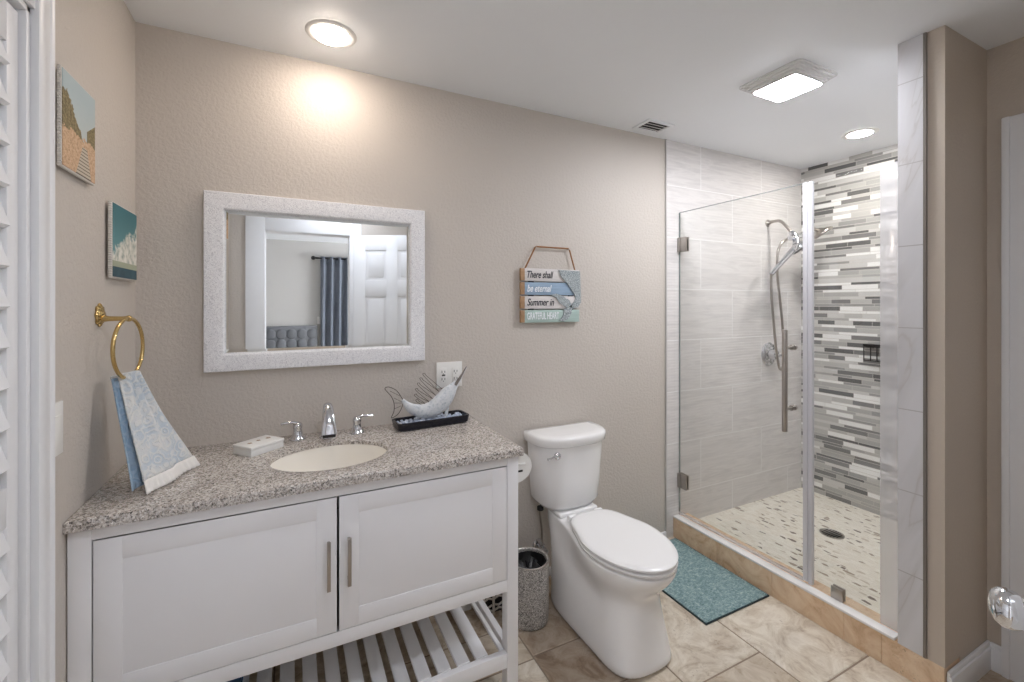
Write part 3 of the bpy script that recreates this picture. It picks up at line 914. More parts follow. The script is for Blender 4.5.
def build_counter_items():
    # box
    ang = math.atan2(0.082, 0.100)
    c0 = Vector((-0.125, -0.236, ZC))
    u = Vector((cos(ang), sin(ang), 0))
    xf = Matrix.Translation(c0) @ Matrix.Rotation(ang, 4, 'Z')
    t = thing('trinket_box', 'small flat white box with faint brown marks, left of the faucet', 'box', c0 + u * 0.06)
    L, D = 0.128, 0.096
    MB(xf).box(0, 0, 0, L, D, 0.022, 0.0015).build('base', 'plastic', t)
    lid = MB(xf).box(-0.002, -0.002, 0.0225, L + 0.002, D + 0.002, 0.034, 0.003).build('lid', 'plastic', t)
    M['mark'] = plain('tan_shell_mark', (176, 150, 124), 0.6)
    b = MB(xf)
    for (mx, my, r) in ((0.030, 0.05, 0.008), (0.066, 0.054, 0.007), (0.102, 0.05, 0.009)):
        pts = []
        for k in range(10):
            a = 2 * pi * k / 10 + 0.3
            rr = r if k % 2 == 0 else r * 0.42
            pts.append((mx + rr * cos(a), my + rr * sin(a)))
        b.prism(pts, 0, 1, 0.0335, 0.0355, 2)
    b.build('shell_motif', 'mark', lid)
    # tray with pebbles and the fish
    ta = radians(5)
    tc = Vector((0.553, -0.102, ZC))
    xf = Matrix.Translation(tc) @ Matrix.Rotation(ta, 4, 'Z')
    def rrect(hx, hy, z, r=0.02, n=6):
        out = []
        for (sx, sy, a0) in ((1, 1, 0), (-1, 1, pi / 2), (-1, -1, pi), (1, -1, 3 * pi / 2)):
            for k in range(n + 1):
                a = a0 + pi / 2 * k / n
                out.append(Vector((sx * (hx - r) + r * cos(a), sy * (hy - r) + r * sin(a), z)))
        return out
    b = MB(xf)
    b.loft([rrect(0.150, 0.046, 0.0), rrect(0.160, 0.053, 0.006), rrect(0.165, 0.057, 0.034), rrect(0.163, 0.055, 0.036), rrect(0.156, 0.048, 0.035), rrect(0.150, 0.042, 0.010)])
    tr = tag(b.build('tray', 'navy', None, 40), 'narrow black glazed tray holding pale pebbles, beneath the fish sculpture', 'tray')
    b = MB(xf)
    rng = random.Random(5)
    for i in range(230):
        x, y = rng.uniform(-0.145, 0.145), rng.uniform(-0.037, 0.037)
        r = rng.uniform(0.005, 0.009)
        b.ball((x, y, 0.019 + rng.uniform(0, 0.009)), r, r * rng.uniform(0.7, 1), r * 0.7, 8, 5)
    p = b.build('pebbles', 'pebbles', None, 60)
    p['kind'] = 'stuff'
    tag(p, 'pale blue-white pebbles filling the narrow black tray', 'pebbles')
    # fish: x, z of the spine, radii
    fy = -0.110
    f = thing('fish_sculpture', 'distressed white swordfish sculpture with wire fins on the black tray', 'sculpture', (0.53, fy, ZC + 0.012))
    def P(u, v, dy=0.0):
        a = (u - 512) / F_PX; bb = -(v - HORIZON) / F_PX
        d = Vector((sin(YAW) + a * cos(YAW), cos(YAW) - a * sin(YAW), bb))
        k = (fy + dy - CAM_Y) / d.y
        return Vector((d.x * k, fy + dy, CAM_Z + d.z * k))
    sp = [P(402.5, 399.5), P(406, 404), P(412, 408.6), P(422, 411), P(433, 408.6), P(442.3, 401), P(448.5, 393), P(454, 386), P(459.8, 378.5), P(466.3, 367)]
    rd = [0.006, 0.013, 0.022, 0.030, 0.037, 0.040, 0.034, 0.019, 0.008, 0.003]
    path = smoothpath(sp, 5); rr = interp(rd, 5)
    rings = []
    for i, p in enumerate(path):
        d = (path[min(i + 1, len(path) - 1)] - path[max(i - 1, 0)]).normalized()
        s = Vector((0, 1, 0)); uu = s.cross(d).normalized()
        rings.append([p + s * (max(rr[i], 0.001) * 0.55 * cos(a)) + uu * (max(rr[i], 0.001) * sin(a)) for a in [2 * pi * k / 20 for k in range(20)]])
    MB().loft(rings).build('body', 'fish', f, 60)
    MB().tube([P(455, 385, -0.003), P(459.8, 378.0, -0.004), P(466.5, 366.5, -0.001)], [0.0085, 0.0060, 0.0018], 12).build('bill', 'greytrim', f, 60)
    b = MB()
    b.tube(smoothpath([P(403, 400), P(397, 391), P(389, 387), P(385, 389), P(391, 396), P(394, 403), P(394, 411), P(391.5, 418), P(398, 414), P(402, 407), P(403, 400)], 5), 0.0016, 6)
    for (a, c) in (((402, 402), (394, 398)), ((402, 403), (394.5, 403)), ((401, 406), (394, 409)), ((400, 396), (390, 391))):
        b.tube([P(*a), P(*c)], 0.0010, 6)
    b.build('tail_fin', 'wire', f)
    b = MB()
    base = [(422, 405), (426, 404), (429.5, 402), (433, 399), (436, 395.5), (439, 391.5), (442, 389)]
    tip = [(416, 399), (415, 394), (416, 388.5), (418, 383), (420.5, 378), (423.5, 373.5)]
    for i in range(6):
        a, c = base[i], base[i + 1]
        q = tip[i]
        b.tube(smoothpath([P(*a), P(q[0] + 0.0, q[1] + 2.0), P(q[0] + 1.6, q[1]), P(q[0] + 3.2, q[1] + 2.4), P(*c)], 5), 0.0012, 6)
    b.build('dorsal_fin', 'wire', f)
    b = MB()
    b.tube([P(449, 402), P(447, 410), P(445.5, 418.5)], [0.004, 0.007, 0.010], 10, flat=0.4, flat_axis=(0, 1, 0))
    b.build('pectoral_fin', 'fish', f)
    b = MB()
    b.tube([P(422, 413), P(419, 417), P(414, 419)], [0.009, 0.007, 0.004], 10, flat=0.4, flat_axis=(0, 1, 0))
    b.build('ventral_fin', 'fish', f)

def build_roll_holder():
    t = thing('toilet_paper_holder', 'white half-round paper holder on the right side of the vanity', 'paper holder', (0.757, -0.48, 0.83))
    for y in (-0.520, -0.398):
        pts = [(0.7575, 0.814 + 0.058)] + [(0.760 + 0.068 * cos(a), 0.814 + 0.058 * sin(a)) for a in [pi / 2 - pi * k / 20 for k in range(21)]] + [(0.7575, 0.814 - 0.058)]
        MB().prism(pts, 0, 2, y, y + 0.008, 1, 0.001).build('bracket', 'plastic', t)
    MB().cyl((0.775, -0.512, 0.814), (0.775, -0.398, 0.814), 0.009).build('roller', 'plastic', t)
    MB().box(0.762, -0.5212, 0.796, 0.788, -0.5195, 0.803, 0.0004).build('slot', 'rubber', t)
    MB().box(0.762, -0.5232, 0.820, 0.798, -0.5195, 0.829, 0.0008).build('catch', 'plastic', t)

# ---------------------------------------------------------------- things on the walls
def build_mirror():
    x0, x1, z0, z1 = -0.294, 0.545, 1.177, 1.859
    w = 0.066
    m = thing('wall_mirror', 'rectangular wall mirror in wide embossed white frame above the sink', 'mirror', ((x0 + x1) / 2, -0.002, z0))
    def ring(e, y):
        return [Vector((x0 + e, y, z0 + e)), Vector((x1 - e, y, z0 + e)), Vector((x1 - e, y, z1 - e)), Vector((x0 + e, y, z1 - e))]
    b = MB().loft([ring(0.002, -0.002), ring(0, -0.006), ring(0, -0.024), ring(0.003, -0.030), ring(0.008, -0.031), ring(w - 0.010, -0.031), ring(w - 0.004, -0.029), ring(w, -0.024), ring(w, -0.010), ring(w, -0.002)], False, False)
    b.build('frame', 'emboss', m, 30)
    e, bv = w - 0.004, 0.019
    b = MB()
    b.loft([ring(e, -0.011), ring(e, -0.0115), ring(e + bv, -0.0145)], True, True)
    b.build('glass', 'mirror', m, 0)

def build_pictures():
    def canvas(name, label, y0, y1, z0, z1, th, mat):
        t = thing(name, label, 'painting', (XL, (y0 + y1) / 2, z0))
        MB().box(XL + 0.006, y0, z0, XL + th, y1, z1, 0.003).build('canvas_edge', 'beads', t)
        MB().box(XL + th - 0.001, y0 + 0.004, z0 + 0.005, XL + th + 0.0015, y1 - 0.004, z1 - 0.004, 0.0006).build('painted_face', mat, t, 0)
    canvas('canvas_painting', 'unframed painting of a beach path between dunes, upper left wall', -0.612, -0.412, 1.758, 1.996, 0.0148, 'dune')
    canvas('canvas_painting', 'small teal painting of clouds over a dark sea, above the towel ring', -0.290, -0.055, 1.512, 1.744, 0.017, 'sea')

def build_towel():
    t = thing('towel_ring', 'brass towel ring with flower-shaped backplate on the left wall', 'towel ring', (XL, -0.341, 1.39))
    b = MB()
    prof = []
    ring = lambda r, x, amp: [Vector((XL + x, -0.341 + r * (1 + amp * cos(8 * a)) * cos(a) * 0.86, 1.402 + r * (1 + amp * cos(8 * a)) * sin(a))) for a in [2 * pi * k / 64 for k in range(64)]]
    b.loft([ring(0.030, 0.0005, 0.10), ring(0.032, 0.004, 0.10), ring(0.027, 0.009, 0.12), ring(0.016, 0.012, 0.08), ring(0.008, 0.016, 0.0)])
    b.build('backplate', 'brass', t, 50)
    MB().tube([(XL + 0.010, -0.341, 1.392), (XL + 0.025, -0.341, 1.391), (XL + 0.055, -0.341, 1.391), (XL + 0.064, -0.341, 1.391)], [0.011, 0.0075, 0.0065, 0.0075], 16).build('arm', 'brass', t, 50)
    b = MB().ball((XL + 0.069, -0.341, 1.391), 0.0095)
    b.build('finial', 'brass', t, 60)
    c = Vector((XL + 0.069, -0.341, 1.304)); R = 0.0875
    d = Vector((0.14, 0.99, 0)).normalized()
    MB().tube([c + d * (R * cos(a)) + Vector((0, 0, R * sin(a))) for a in [2 * pi * k / 56 for k in range(56)]], 0.0052, 12, closed=True).build('ring', 'brass', t, 60)
    # hand towel: gathered on the ring, spreading on to the counter
    h = thing('hand_towel', 'pale blue leaf-patterned hand towel hanging from the brass ring', 'towel', (c.x, c.y, ZC))
    zt = 1.2215
    def sheet(s, tt, layer):
        # s -1..1 across, tt 0 top .. 1 bottom
        cx = c.x + 0.004 + (0.0 if layer else -0.017)
        top = Vector((cx + 0.010 * s, -0.339 + 0.036 * s, zt))
        if layer:
            bot = Vector((-0.318 + 0.040 * s, -0.362 + 0.100 * s, ZC + 0.006))
        else:
            bot = Vector((-0.372 + 0.016 * s, -0.395 + 0.070 * s, ZC + 0.020))
        p = top.lerp(bot, tt)
        ease = sin(pi * tt) * 0.012
        fold = 0.010 * max(1 - tt, 0) ** 0.7 * sin(s * 9 + layer) + 0.007 * tt * sin(s * 5.2 + 1.3 + tt)
        n = Vector((0.93, -0.30, 0.2))
        p = p + n * fold + Vector((0.004, 0, -0.5)) * ease * 0.3
        p.y += 0.004 * sin(tt * 6 + s * 3) * tt
        return p
    def grid(layer, t0, t1, nx=28, nt=26, lift=0.0):
        bm = bmesh.new()
        V = [[bm.verts.new(sheet(-1 + 2 * i / nx, t0 + (t1 - t0) * j / nt, layer) + Vector((lift, -lift * 0.4, 0))) for i in range(nx + 1)] for j in range(nt + 1)]
        for j in range(nt):
            for i in range(nx):
                bm.faces.new((V[j][i], V[j][i + 1], V[j + 1][i + 1], V[j + 1][i]))
        return bm, V
    for layer, mat, nm in ((1, 'towel', 'front_layer'), (0, 'towel_back', 'back_layer')):
        bm, V = grid(layer, 0.0, 0.90 if layer else 1.0)
        if layer:   # the fold over the ring
            prev = V[0]
            for k in range(1, 6):
                a = pi * k / 5
                row = [bm.verts.new(sheet(-1 + 2 * i / 28, 0, 1) * 1.0 + Vector((-0.009 + 0.009 * cos(a), 0, 0.009 * sin(a)))) for i in range(29)]
                for i in range(28):
                    bm.faces.new((prev[i], row[i], row[i + 1], prev[i + 1]))
                prev = row
        m = MB(); m.bm.free(); m.bm = bm
        o = m.build(nm, mat, h, 60)
        md = o.modifiers.new('thick', 'SOLIDIFY'); md.thickness = 0.0035; md.offset = 0
    bm = bmesh.new()
    nx, nt = 60, 5
    V = []
    for j in range(nt + 1):
        row = []
        for i in range(nx + 1):
            s = -1.03 + 2.06 * i / nx
            tt = 0.895 + (0.105 + 0.012 * abs(sin(s * 22))) * j / nt
            p = sheet(s, tt, 1) + Vector((0.002 + 0.003 * sin(s * 40) * j / nt, -0.001, 0.001))
            p.z = max(p.z, ZC + 0.004)
            row.append(bm.verts.new(p))
        V.append(row)
    for j in range(nt):
        for i in range(nx):
            bm.faces.new((V[j][i], V[j][i + 1], V[j + 1][i + 1], V[j + 1][i]))
    m = MB(); m.bm.free(); m.bm = bm
    o = m.build('lace_trim', 'lace', h, 60)
    md = o.modifiers.new('thick', 'SOLIDIFY'); md.thickness = 0.003; md.offset = 0

def text_mesh(txt, size, x, z, y, mat, parent, name='lettering', shear=0.25, width=None, thick=0.0008):
    cu = bpy.data.curves.new('txt', 'FONT')
    cu.body = txt; cu.size = size; cu.shear = shear; cu.extrude = thick; cu.offset = size * 0.012
    tmp = bpy.data.objects.new('txt', cu)
    COL.objects.link(tmp)
    bpy.context.view_layer.update()
    me = bpy.data.meshes.new_from_object(tmp.evaluated_get(bpy.context.evaluated_depsgraph_get()))
    bpy.data.objects.remove(tmp)
    xs = [v.co.x for v in me.vertices]
    sx = (width / (max(xs) - min(xs))) if width else 1
    mn = min(xs)
    org = root_loc(parent)
    for v in me.vertices:
        a = v.co.copy()
        v.co = Vector((x + (a.x - mn) * sx, y - a.z, z + a.y)) - org
    me.materials.clear(); me.materials.append(M[mat])
    o = bpy.data.objects.new(name, me)
    COL.objects.link(o); o.parent = parent
    return o

def build_sign():
    x0, x1, z0, z1 = 1.042, 1.397, 1.338, 1.617
    s = thing('wall_sign', 'hanging four-plank beach sign with mermaid relief above the toilet', 'sign', ((x0 + x1) / 2, -0.004, z0))
    gap = 0.006
    ph = (z1 - z0 - 3 * gap) / 4
    lines = [('There shall', 'ink', 'pl_white', 0.155, 0.30), ('be eternal', 'ink_white', 'pl_blue', 0.145, 0.30), ('Summer in', 'ink', 'pl_white', 0.16, 0.30), ('GRATEFUL HEART', 'ink_white', 'pl_green', 0.19, 0.0)]
    for x in (x0 + 0.05, x1 - 0.06):
        MB().box(x, -0.010, z0 + 0.01, x + 0.03, -0.002, z1 - 0.01).build('batten', 'rubber', s)
    for i, (tx, ink, pm, w, sh) in enumerate(lines):
        zt = z1 - i * (ph + gap)
        p = MB().box(x0 + random.uniform(-.002, .003), -0.024, zt - ph, x1 + random.uniform(-.004, .002), -0.010, zt, 0.001).build('plank', pm, s)
        MB().box(x0 - 0.003, -0.0245, zt - ph + 0.001, x0 + 0.020, -0.0095, zt - 0.001, 0.001).build('raw_end', 'pl_edge', p)
        text_mesh(tx, ph * 0.78, x0 + 0.034, zt - ph * 0.74, -0.0245, ink, p, 'lettering', sh, w)
    # mermaid: hair and head top right, body curving down, fluke over the lower planks
    def blob(pts, y0, y1):
        MBm.prism(pts, 0, 2, y0, y1, 1, 0.0012)
    X = lambda u: x0 + (x1 - x0) * (u - 72) / (640 - 72)
    Z = lambda v: z1 - (z1 - z0) * (v - 70) / (645 - 70)
    MBm = MB()
    for pts in ([(425, 78), (640, 82), (650, 430), (620, 480), (560, 500), (535, 472), (585, 420), (600, 370), (560, 300), (500, 210), (450, 150)],
                [(340, 350), (400, 335), (470, 365), (530, 405), (560, 470), (530, 488), (480, 470), (430, 430), (400, 375)],
                [(560, 472), (555, 540), (520, 610), (470, 640), (435, 625), (470, 570), (480, 500), (520, 474)]):
        blob([(X(u), Z(v)) for u, v in pts], -0.0255, -0.0305)
    rel = MBm.build('mermaid_relief', 'pewter', s)
    rp = smoothpath([(x0 + 0.022, -0.020, z1 - 0.004), (x0 + 0.082, -0.016, 1.722)], 2) + smoothpath([(x0 + 0.090, -0.016, 1.731), (x1 - 0.066, -0.016, 1.731)], 2) + smoothpath([(x1 - 0.058, -0.016, 1.722), (x1 - 0.026, -0.020, z1 - 0.004)], 2)
    MB().tube(rp, 0.0042, 8).build('rope', 'rope', s, 60)
    MB().cyl((x0 + 0.088, 0.0, 1.727), (x0 + 0.088, -0.022, 1.727), 0.003).build('nail', 'nickel', s)
    MB().cyl((x1 - 0.064, 0.0, 1.727), (x1 - 0.064, -0.022, 1.727), 0.003).build('nail', 'nickel', s)

def build_plates():
    t = thing('outlet_plate', 'white double wall outlet plate behind the swordfish sculpture', 'outlet', (0.667, 0, 1.10))
    MB().box(0.606, -0.007, 1.041, 0.731, -0.0005, 1.160, 0.002).build('plate', 'plastic', t)
    MB().box(0.621, -0.0095, 1.066, 0.655, -0.006, 1.134, 0.001).build('receptacle', 'plastic', t)
    b = MB()
    for z in (1.082, 1.116):
        b.box(0.629, -0.0099, z - 0.006, 0.632, -0.009, z + 0.006)
        b.box(0.643, -0.0099, z - 0.005, 0.646, -0.009, z + 0.005)
        b.cyl((0.6375, -0.0099, z - 0.010), (0.6375, -0.009, z - 0.010), 0.0024, n=10)
    b.box(0.630, -0.0102, 1.096, 0.646, -0.009, 1.103)
    b.build('slots', 'plastic_dark', t)
    MB().box(0.681, -0.0095, 1.066, 0.715, -0.006, 1.134, 0.001).build('receptacle', 'plastic', t)
    b = MB()
    for z in (1.082, 1.116):
        b.box(0.689, -0.0099, z - 0.006, 0.692, -0.009, z + 0.006)
        b.box(0.703, -0.0099, z - 0.005, 0.706, -0.009, z + 0.005)
        b.cyl((0.6975, -0.0099, z - 0.010), (0.6975, -0.009, z - 0.010), 0.0024, n=10)
    b.build('slots', 'plastic_dark', t)
    t = thing('switch_plate', 'white rocker light switch plate beside the white closet casing', 'light switch', (XL, -0.61, 1.14))
    MB().box(XL + 0.0005, -0.646, 1.077, XL + 0.007, -0.577, 1.202, 0.002).build('plate', 'plastic', t)
    MB().box(XL + 0.006, -0.630, 1.106, XL + 0.011, -0.596, 1.172, 0.001).build('rocker', 'plastic', t)

# ---------------------------------------------------------------- toilet
TX = 1.264
def build_toilet():
    t = thing('toilet', 'white two-piece skirted toilet standing beside the vanity', 'toilet', (TX, -0.4, 0))
    N = 56
    def sec(z, yb, yf, hw, hb, ym, nb=5.0, nf=2.15, dx=0.0):
        """egg outline: rear half runs from half-width hb at yb to hw at ym, front half an ellipse to yf"""
        out = []
        for k in range(N):
            a = 2 * pi * k / N
            ca, sa = cos(a), sin(a)
            if sa <= 0:     # front
                r = (abs(ca) ** nf + abs(sa) ** nf) ** (-1 / nf)
                x = hw * r * ca; y = ym + (ym - yf) * r * sa
            else:
                r = (abs(ca) ** nb + abs(sa) ** nb) ** (-1 / nb)
                f = min(1, r * sa)
                g = min(1, f / 0.62)
                ff = g * g * (3 - 2 * g)
                x = (hw + (hb - hw) * ff) * r * ca; y = ym + (yb - ym) * f
            out.append(Vector((TX + dx + x, y, z)))
        return out
    S = [sec(0.000, -0.155, -0.730, 0.151, 0.156, -0.58, 8, 3.0, -0.010),
         sec(0.012, -0.155, -0.732, 0.152, 0.156, -0.58, 8, 3.0, -0.010),
         sec(0.060, -0.152, -0.718, 0.147, 0.154, -0.575, 8, 2.9, -0.009),
         sec(0.140, -0.148, -0.698, 0.136, 0.151, -0.57, 8, 2.8, -0.007),
         sec(0.205, -0.142, -0.686, 0.127, 0.148, -0.56, 8, 2.6, -0.005),
         sec(0.250, -0.132, -0.682, 0.128, 0.144, -0.54, 8, 2.4, -0.003),
         sec(0.285, -0.112, -0.698, 0.143, 0.139, -0.53, 8, 2.2),
         sec(0.320, -0.085, -0.732, 0.160, 0.132, -0.52, 7, 2.15),
         sec(0.352, -0.065, -0.762, 0.173, 0.125, -0.52, 7, 2.1),
         sec(0.385, -0.050, -0.777, 0.179, 0.120, -0.52, 7, 2.1),
         sec(0.398, -0.048, -0.779, 0.180, 0.118, -0.52, 7, 2.1),
         sec(0.404, -0.050, -0.772, 0.174, 0.115, -0.52, 7, 2.1)]
    MB().loft(S).build('bowl', 'porcelain', t, 50, sub=1)
    # seat and lid
    sr = [sec(0.4065, -0.285, -0.778, 0.177, 0.148, -0.52, 3.2, 2.05), sec(0.409, -0.282, -0.782, 0.180, 0.150, -0.52, 3.2, 2.05), sec(0.418, -0.282, -0.783, 0.181, 0.150, -0.52, 3.2, 2.05), sec(0.4200, -0.286, -0.779, 0.177, 0.147, -0.52, 3.2, 2.05)]
    MB().loft(sr).build('seat', 'seat', t, 50)
    lr = [sec(0.4260, -0.276, -0.776, 0.174, 0.146, -0.52, 3.2, 2.05), sec(0.4295, -0.270, -0.783, 0.180, 0.151, -0.52, 3.2, 2.05), sec(0.437, -0.270, -0.784, 0.181, 0.151, -0.52, 3.2, 2.05),
          sec(0.4425, -0.275, -0.777, 0.175, 0.146, -0.52, 3.2, 2.05), sec(0.4445, -0.290, -0.755, 0.160, 0.130, -0.52, 3.2, 2.05), sec(0.4455, -0.36, -0.66, 0.09, 0.08, -0.52, 3.0, 2.05)]
    MB().loft(lr).build('seat_lid', 'seat', t, 50)
    for sx in (-1, 1):
        MB().cyl((TX + sx * 0.075 - 0.022, -0.262, 0.424), (TX + sx * 0.075 + 0.022, -0.262, 0.424), 0.013, bev=0.004).build('hinge', 'seat', t, 50)
    # tank: flat back, bowed front
    def tk(z, hw, hb, yb, yf, r=0.03):
        pts = [Vector((TX - hb, yb, z)), Vector((TX + hb, yb, z))]
        ysd = yb - (yb - yf) * 0.42
        right = [(TX + hw, yb - 0.03)]
        out = [Vector((TX - hb, yb, z)), Vector((TX - hb * 0.5, yb, z)), Vector((TX, yb, z)), Vector((TX + hb * 0.5, yb, z)), Vector((TX + hb, yb, z))]
        n = 34
        for k in range(n + 1):
            a = pi * k / n
            e = 2.9
            r_ = (abs(cos(a)) ** e + abs(sin(a)) ** e) ** (-1 / e)
            out.append(Vector((TX + hw * r_ * cos(a), yb - 0.045 + (yf - yb + 0.045) * r_ * sin(a), z)))
        return out
    yb = -0.025
    MB().loft([tk(0.422, 0.125, 0.125, yb, -0.180), tk(0.428, 0.148, 0.144, yb, -0.196), tk(0.454, 0.170, 0.166, yb, -0.211), tk(0.58, 0.181, 0.177, yb, -0.219), tk(0.742, 0.192, 0.188, yb, -0.228)]).build('tank', 'porcelain', t, 50)
    MB().loft([tk(0.7425, 0.203, 0.199, yb + 0.003, -0.232), tk(0.747, 0.209, 0.205, yb + 0.006, -0.238), tk(0.778, 0.212, 0.207, yb + 0.006, -0.242), tk(0.787, 0.209, 0.205, yb + 0.004, -0.239), tk(0.792, 0.200, 0.197, yb, -0.229), tk(0.7935, 0.17, 0.17, yb - 0.02, -0.19)]).build('tank_lid', 'porcelain', t, 50)
    b = MB().box(TX - 0.114, -0.215, 0.400, TX + 0.114, -0.045, 0.424, 0.010, 3)
    b.build('tank_rest', 'porcelain', t, 50)
    # flush lever on the front left of the tank
    lx, lz = TX - 0.128, 0.708
    b = MB().lathe([(0.017, 0.0), (0.018, 0.004), (0.016, 0.011), (0.008, 0.015)], (lx, -0.211, lz), (0, -1, 0), 28)
    lv = b.build('flush_handle', 'chrome', t, 50)
    MB().tube(smoothpath([(lx, -0.222, lz + 0.002), (lx - 0.018, -0.226, lz + 0.004), (lx - 0.040, -0.228, lz - 0.002), (lx - 0.060, -0.226, lz - 0.004)], 5), interp([0.009, 0.008, 0.006, 0.0065], 5), 12, flat=0.8).build('lever', 'chrome', lv, 60)
    # water supply
    s = thing('water_supply', 'dark supply hose and valve on the wall beside the toilet tank', 'pipe', (1.10, -0.03, 0.2))
    MB().tube(smoothpath([(1.150, -0.050, 0.20), (1.150, -0.048, 0.27), (1.140, -0.050, 0.34), (1.124, -0.070, 0.385), (1.118, -0.085, 0.412)], 6), 0.006, 10).build('hose', 'nickel', s, 60)
    MB().cyl((1.150, -0.004, 0.18), (1.150, -0.050, 0.18), 0.010).cyl((1.150, -0.050, 0.165), (1.150, -0.050, 0.205), 0.012).cyl((1.150, -0.06, 0.18), (1.150, -0.085, 0.18), 0.017, 0.014).build('valve', 'chrome', s, 50)
    MB().lathe([(0.030, 0.0), (0.030, 0.003), (0.012, 0.012)], (1.150, -0.0005, 0.18), (0, -1, 0)).build('escutcheon', 'chrome', s, 50)
    MB().cyl((1.116, -0.088, 0.402), (1.116, -0.088, 0.4215), 0.016, bev=0.003).build('coupling', 'rubber', s, 50)

def build_floor_items():
    # trash can
    cx, cy, r, h = 0.972, -0.236, 0.088, 0.275
    t = thing('trash_can', 'grey speckled round trash can between vanity and toilet', 'trash can', (cx, cy, 0))
    MB().lathe([(0.001, 0.0), (r - 0.006, 0.0), (r - 0.002, 0.003), (r - 0.001, 0.02), (r, 0.05), (r + 0.001, h - 0.01), (r + 0.001, h - 0.002), (r - 0.002, h), (r - 0.007, h - 0.002), (r - 0.008, h - 0.02), (r - 0.010, 0.05), (0.001, 0.012)], (cx, cy, 0), n=56, cap=False).build('body', 'terrazzo', t, 50)
    rng = random.Random(11)
    rings = []
    for j, (k, z) in enumerate(((0.985, h - 0.012), (0.95, h - 0.035), (0.80, h - 0.050), (0.55, h - 0.045), (0.25, h - 0.060), (0.02, h - 0.055))):
        rings.append([Vector((cx + (r - 0.0095) * k * (1 + 0.03 * sin(7 * a + j)) * cos(a) * (1 if j else 1), cy + (r - 0.0095) * k * sin(a), z + (0.010 * sin(5 * a + 2 * j) + 0.008 * rng.uniform(-1, 1) if j else 0))) for a in [2 * pi * q / 40 for q in range(40)]])
    MB().loft(rings, False, True).build('bag', 'bag', t, 30)
    MB().tube([(cx + (r + 0.0005) * cos(a), cy + (r + 0.0005) * sin(a), h - 0.002) for a in [2 * pi * k / 48 for k in range(48)]], 0.003, 8, closed=True).build('rim', 'nickel', t, 60)
    # bath mat
    t = thing('bath_mat', 'teal rectangular bath mat lying along the shower curb', 'bath mat', (1.876, -0.33, 0))
    x0, x1, y0, y1 = 1.655, 2.098, -0.630, -0.035
    MB().box(x0, y0, 0.0005, x1, y1, 0.008, 0.003).build('binding', 'mat_edge', t)
    bm = bmesh.new()
    nx, ny = 90, 120
    rng = random.Random(2)
    V = [[bm.verts.new((x0 + 0.005 + (x1 - x0 - 0.010) * i / nx, y0 + 0.005 + (y1 - y0 - 0.010) * j / ny,
                        0.0078 if i in (0, nx) or j in (0, ny) else 0.0105 + 0.0022 * (0.5 + 0.5 * sin(j * 1.9)) + rng.uniform(-0.0008, 0.0008))) for j in range(ny + 1)] for i in range(nx + 1)]
    for i in range(nx):
        for j in range(ny):
            bm.faces.new((V[i][j], V[i + 1][j], V[i + 1][j + 1], V[i][j + 1]))
    m = MB(); m.bm.free(); m.bm = bm
    m.build('pile', 'mat', t, 60)
    # basket beyond the vanity
    t = thing('basket', 'black and white woven basket behind the right end of the vanity', 'basket', (0.845, -0.09, 0))
    bx0, bx1, by0, by1 = 0.788, 0.890, -0.135, -0.035
    MB().box(bx0 + 0.004, by0 + 0.004, 0, bx1 - 0.004, by1 - 0.004, 0.20, 0.004).build('body', 'basket_dark', t)
    b = MB()
    rr = random.Random(4)
    for k in range(7):
        z = 0.014 + k * 0.027
        pts = [(bx0, by0), (bx1, by0), (bx1, by1), (bx0, by1)]
        for (p, q) in zip(pts, pts[1:] + pts[:1]):
            for (f0, f1) in ((0.05, 0.42), (0.55, 0.95)):
                a0 = Vector((p[0] + (q[0] - p[0]) * f0, p[1] + (q[1] - p[1]) * f0, z)); a1 = Vector((p[0] + (q[0] - p[0]) * f1, p[1] + (q[1] - p[1]) * f1, z))
                mid = (a0 + a1) / 2 + Vector((0, 0, 0.008 * (-1) ** k))
                b.tube([a0, mid, a1], 0.0045, 8)
    for (x, y) in ((bx0, by0), (bx1, by0), (bx0, by1), (bx1, by1), ((bx0 + bx1) / 2, by0), (bx0, (by0 + by1) / 2)):
        b.cyl((x, y, 0), (x, y, 0.20), 0.006, n=10)
    b.build('woven_bands', 'basket_white', t, 60)
    # blue bin on the vanity shelf
    t = thing('storage_bin', 'blue storage bin at the left of the slatted vanity shelf', 'bin', (-0.24, -0.25, 0.150))
    def rr_(hx, hy, z):
        out = []
        for (sx, sy, a0) in ((1, 1, 0), (-1, 1, pi / 2), (-1, -1, pi), (1, -1, 3 * pi / 2)):
            for k in range(6):
                a = a0 + pi / 2 * k / 5
                out.append(Vector((-0.235 + sx * (hx - 0.02) + 0.02 * cos(a), -0.225 + sy * (hy - 0.02) + 0.02 * sin(a), z)))
        return out
    MB().loft([rr_(0.080, 0.10, 0.1505), rr_(0.086, 0.106, 0.16), rr_(0.092, 0.112, 0.20), rr_(0.088, 0.108, 0.20), rr_(0.080, 0.10, 0.156)]).build('tub', 'blue_cloth', t, 50)

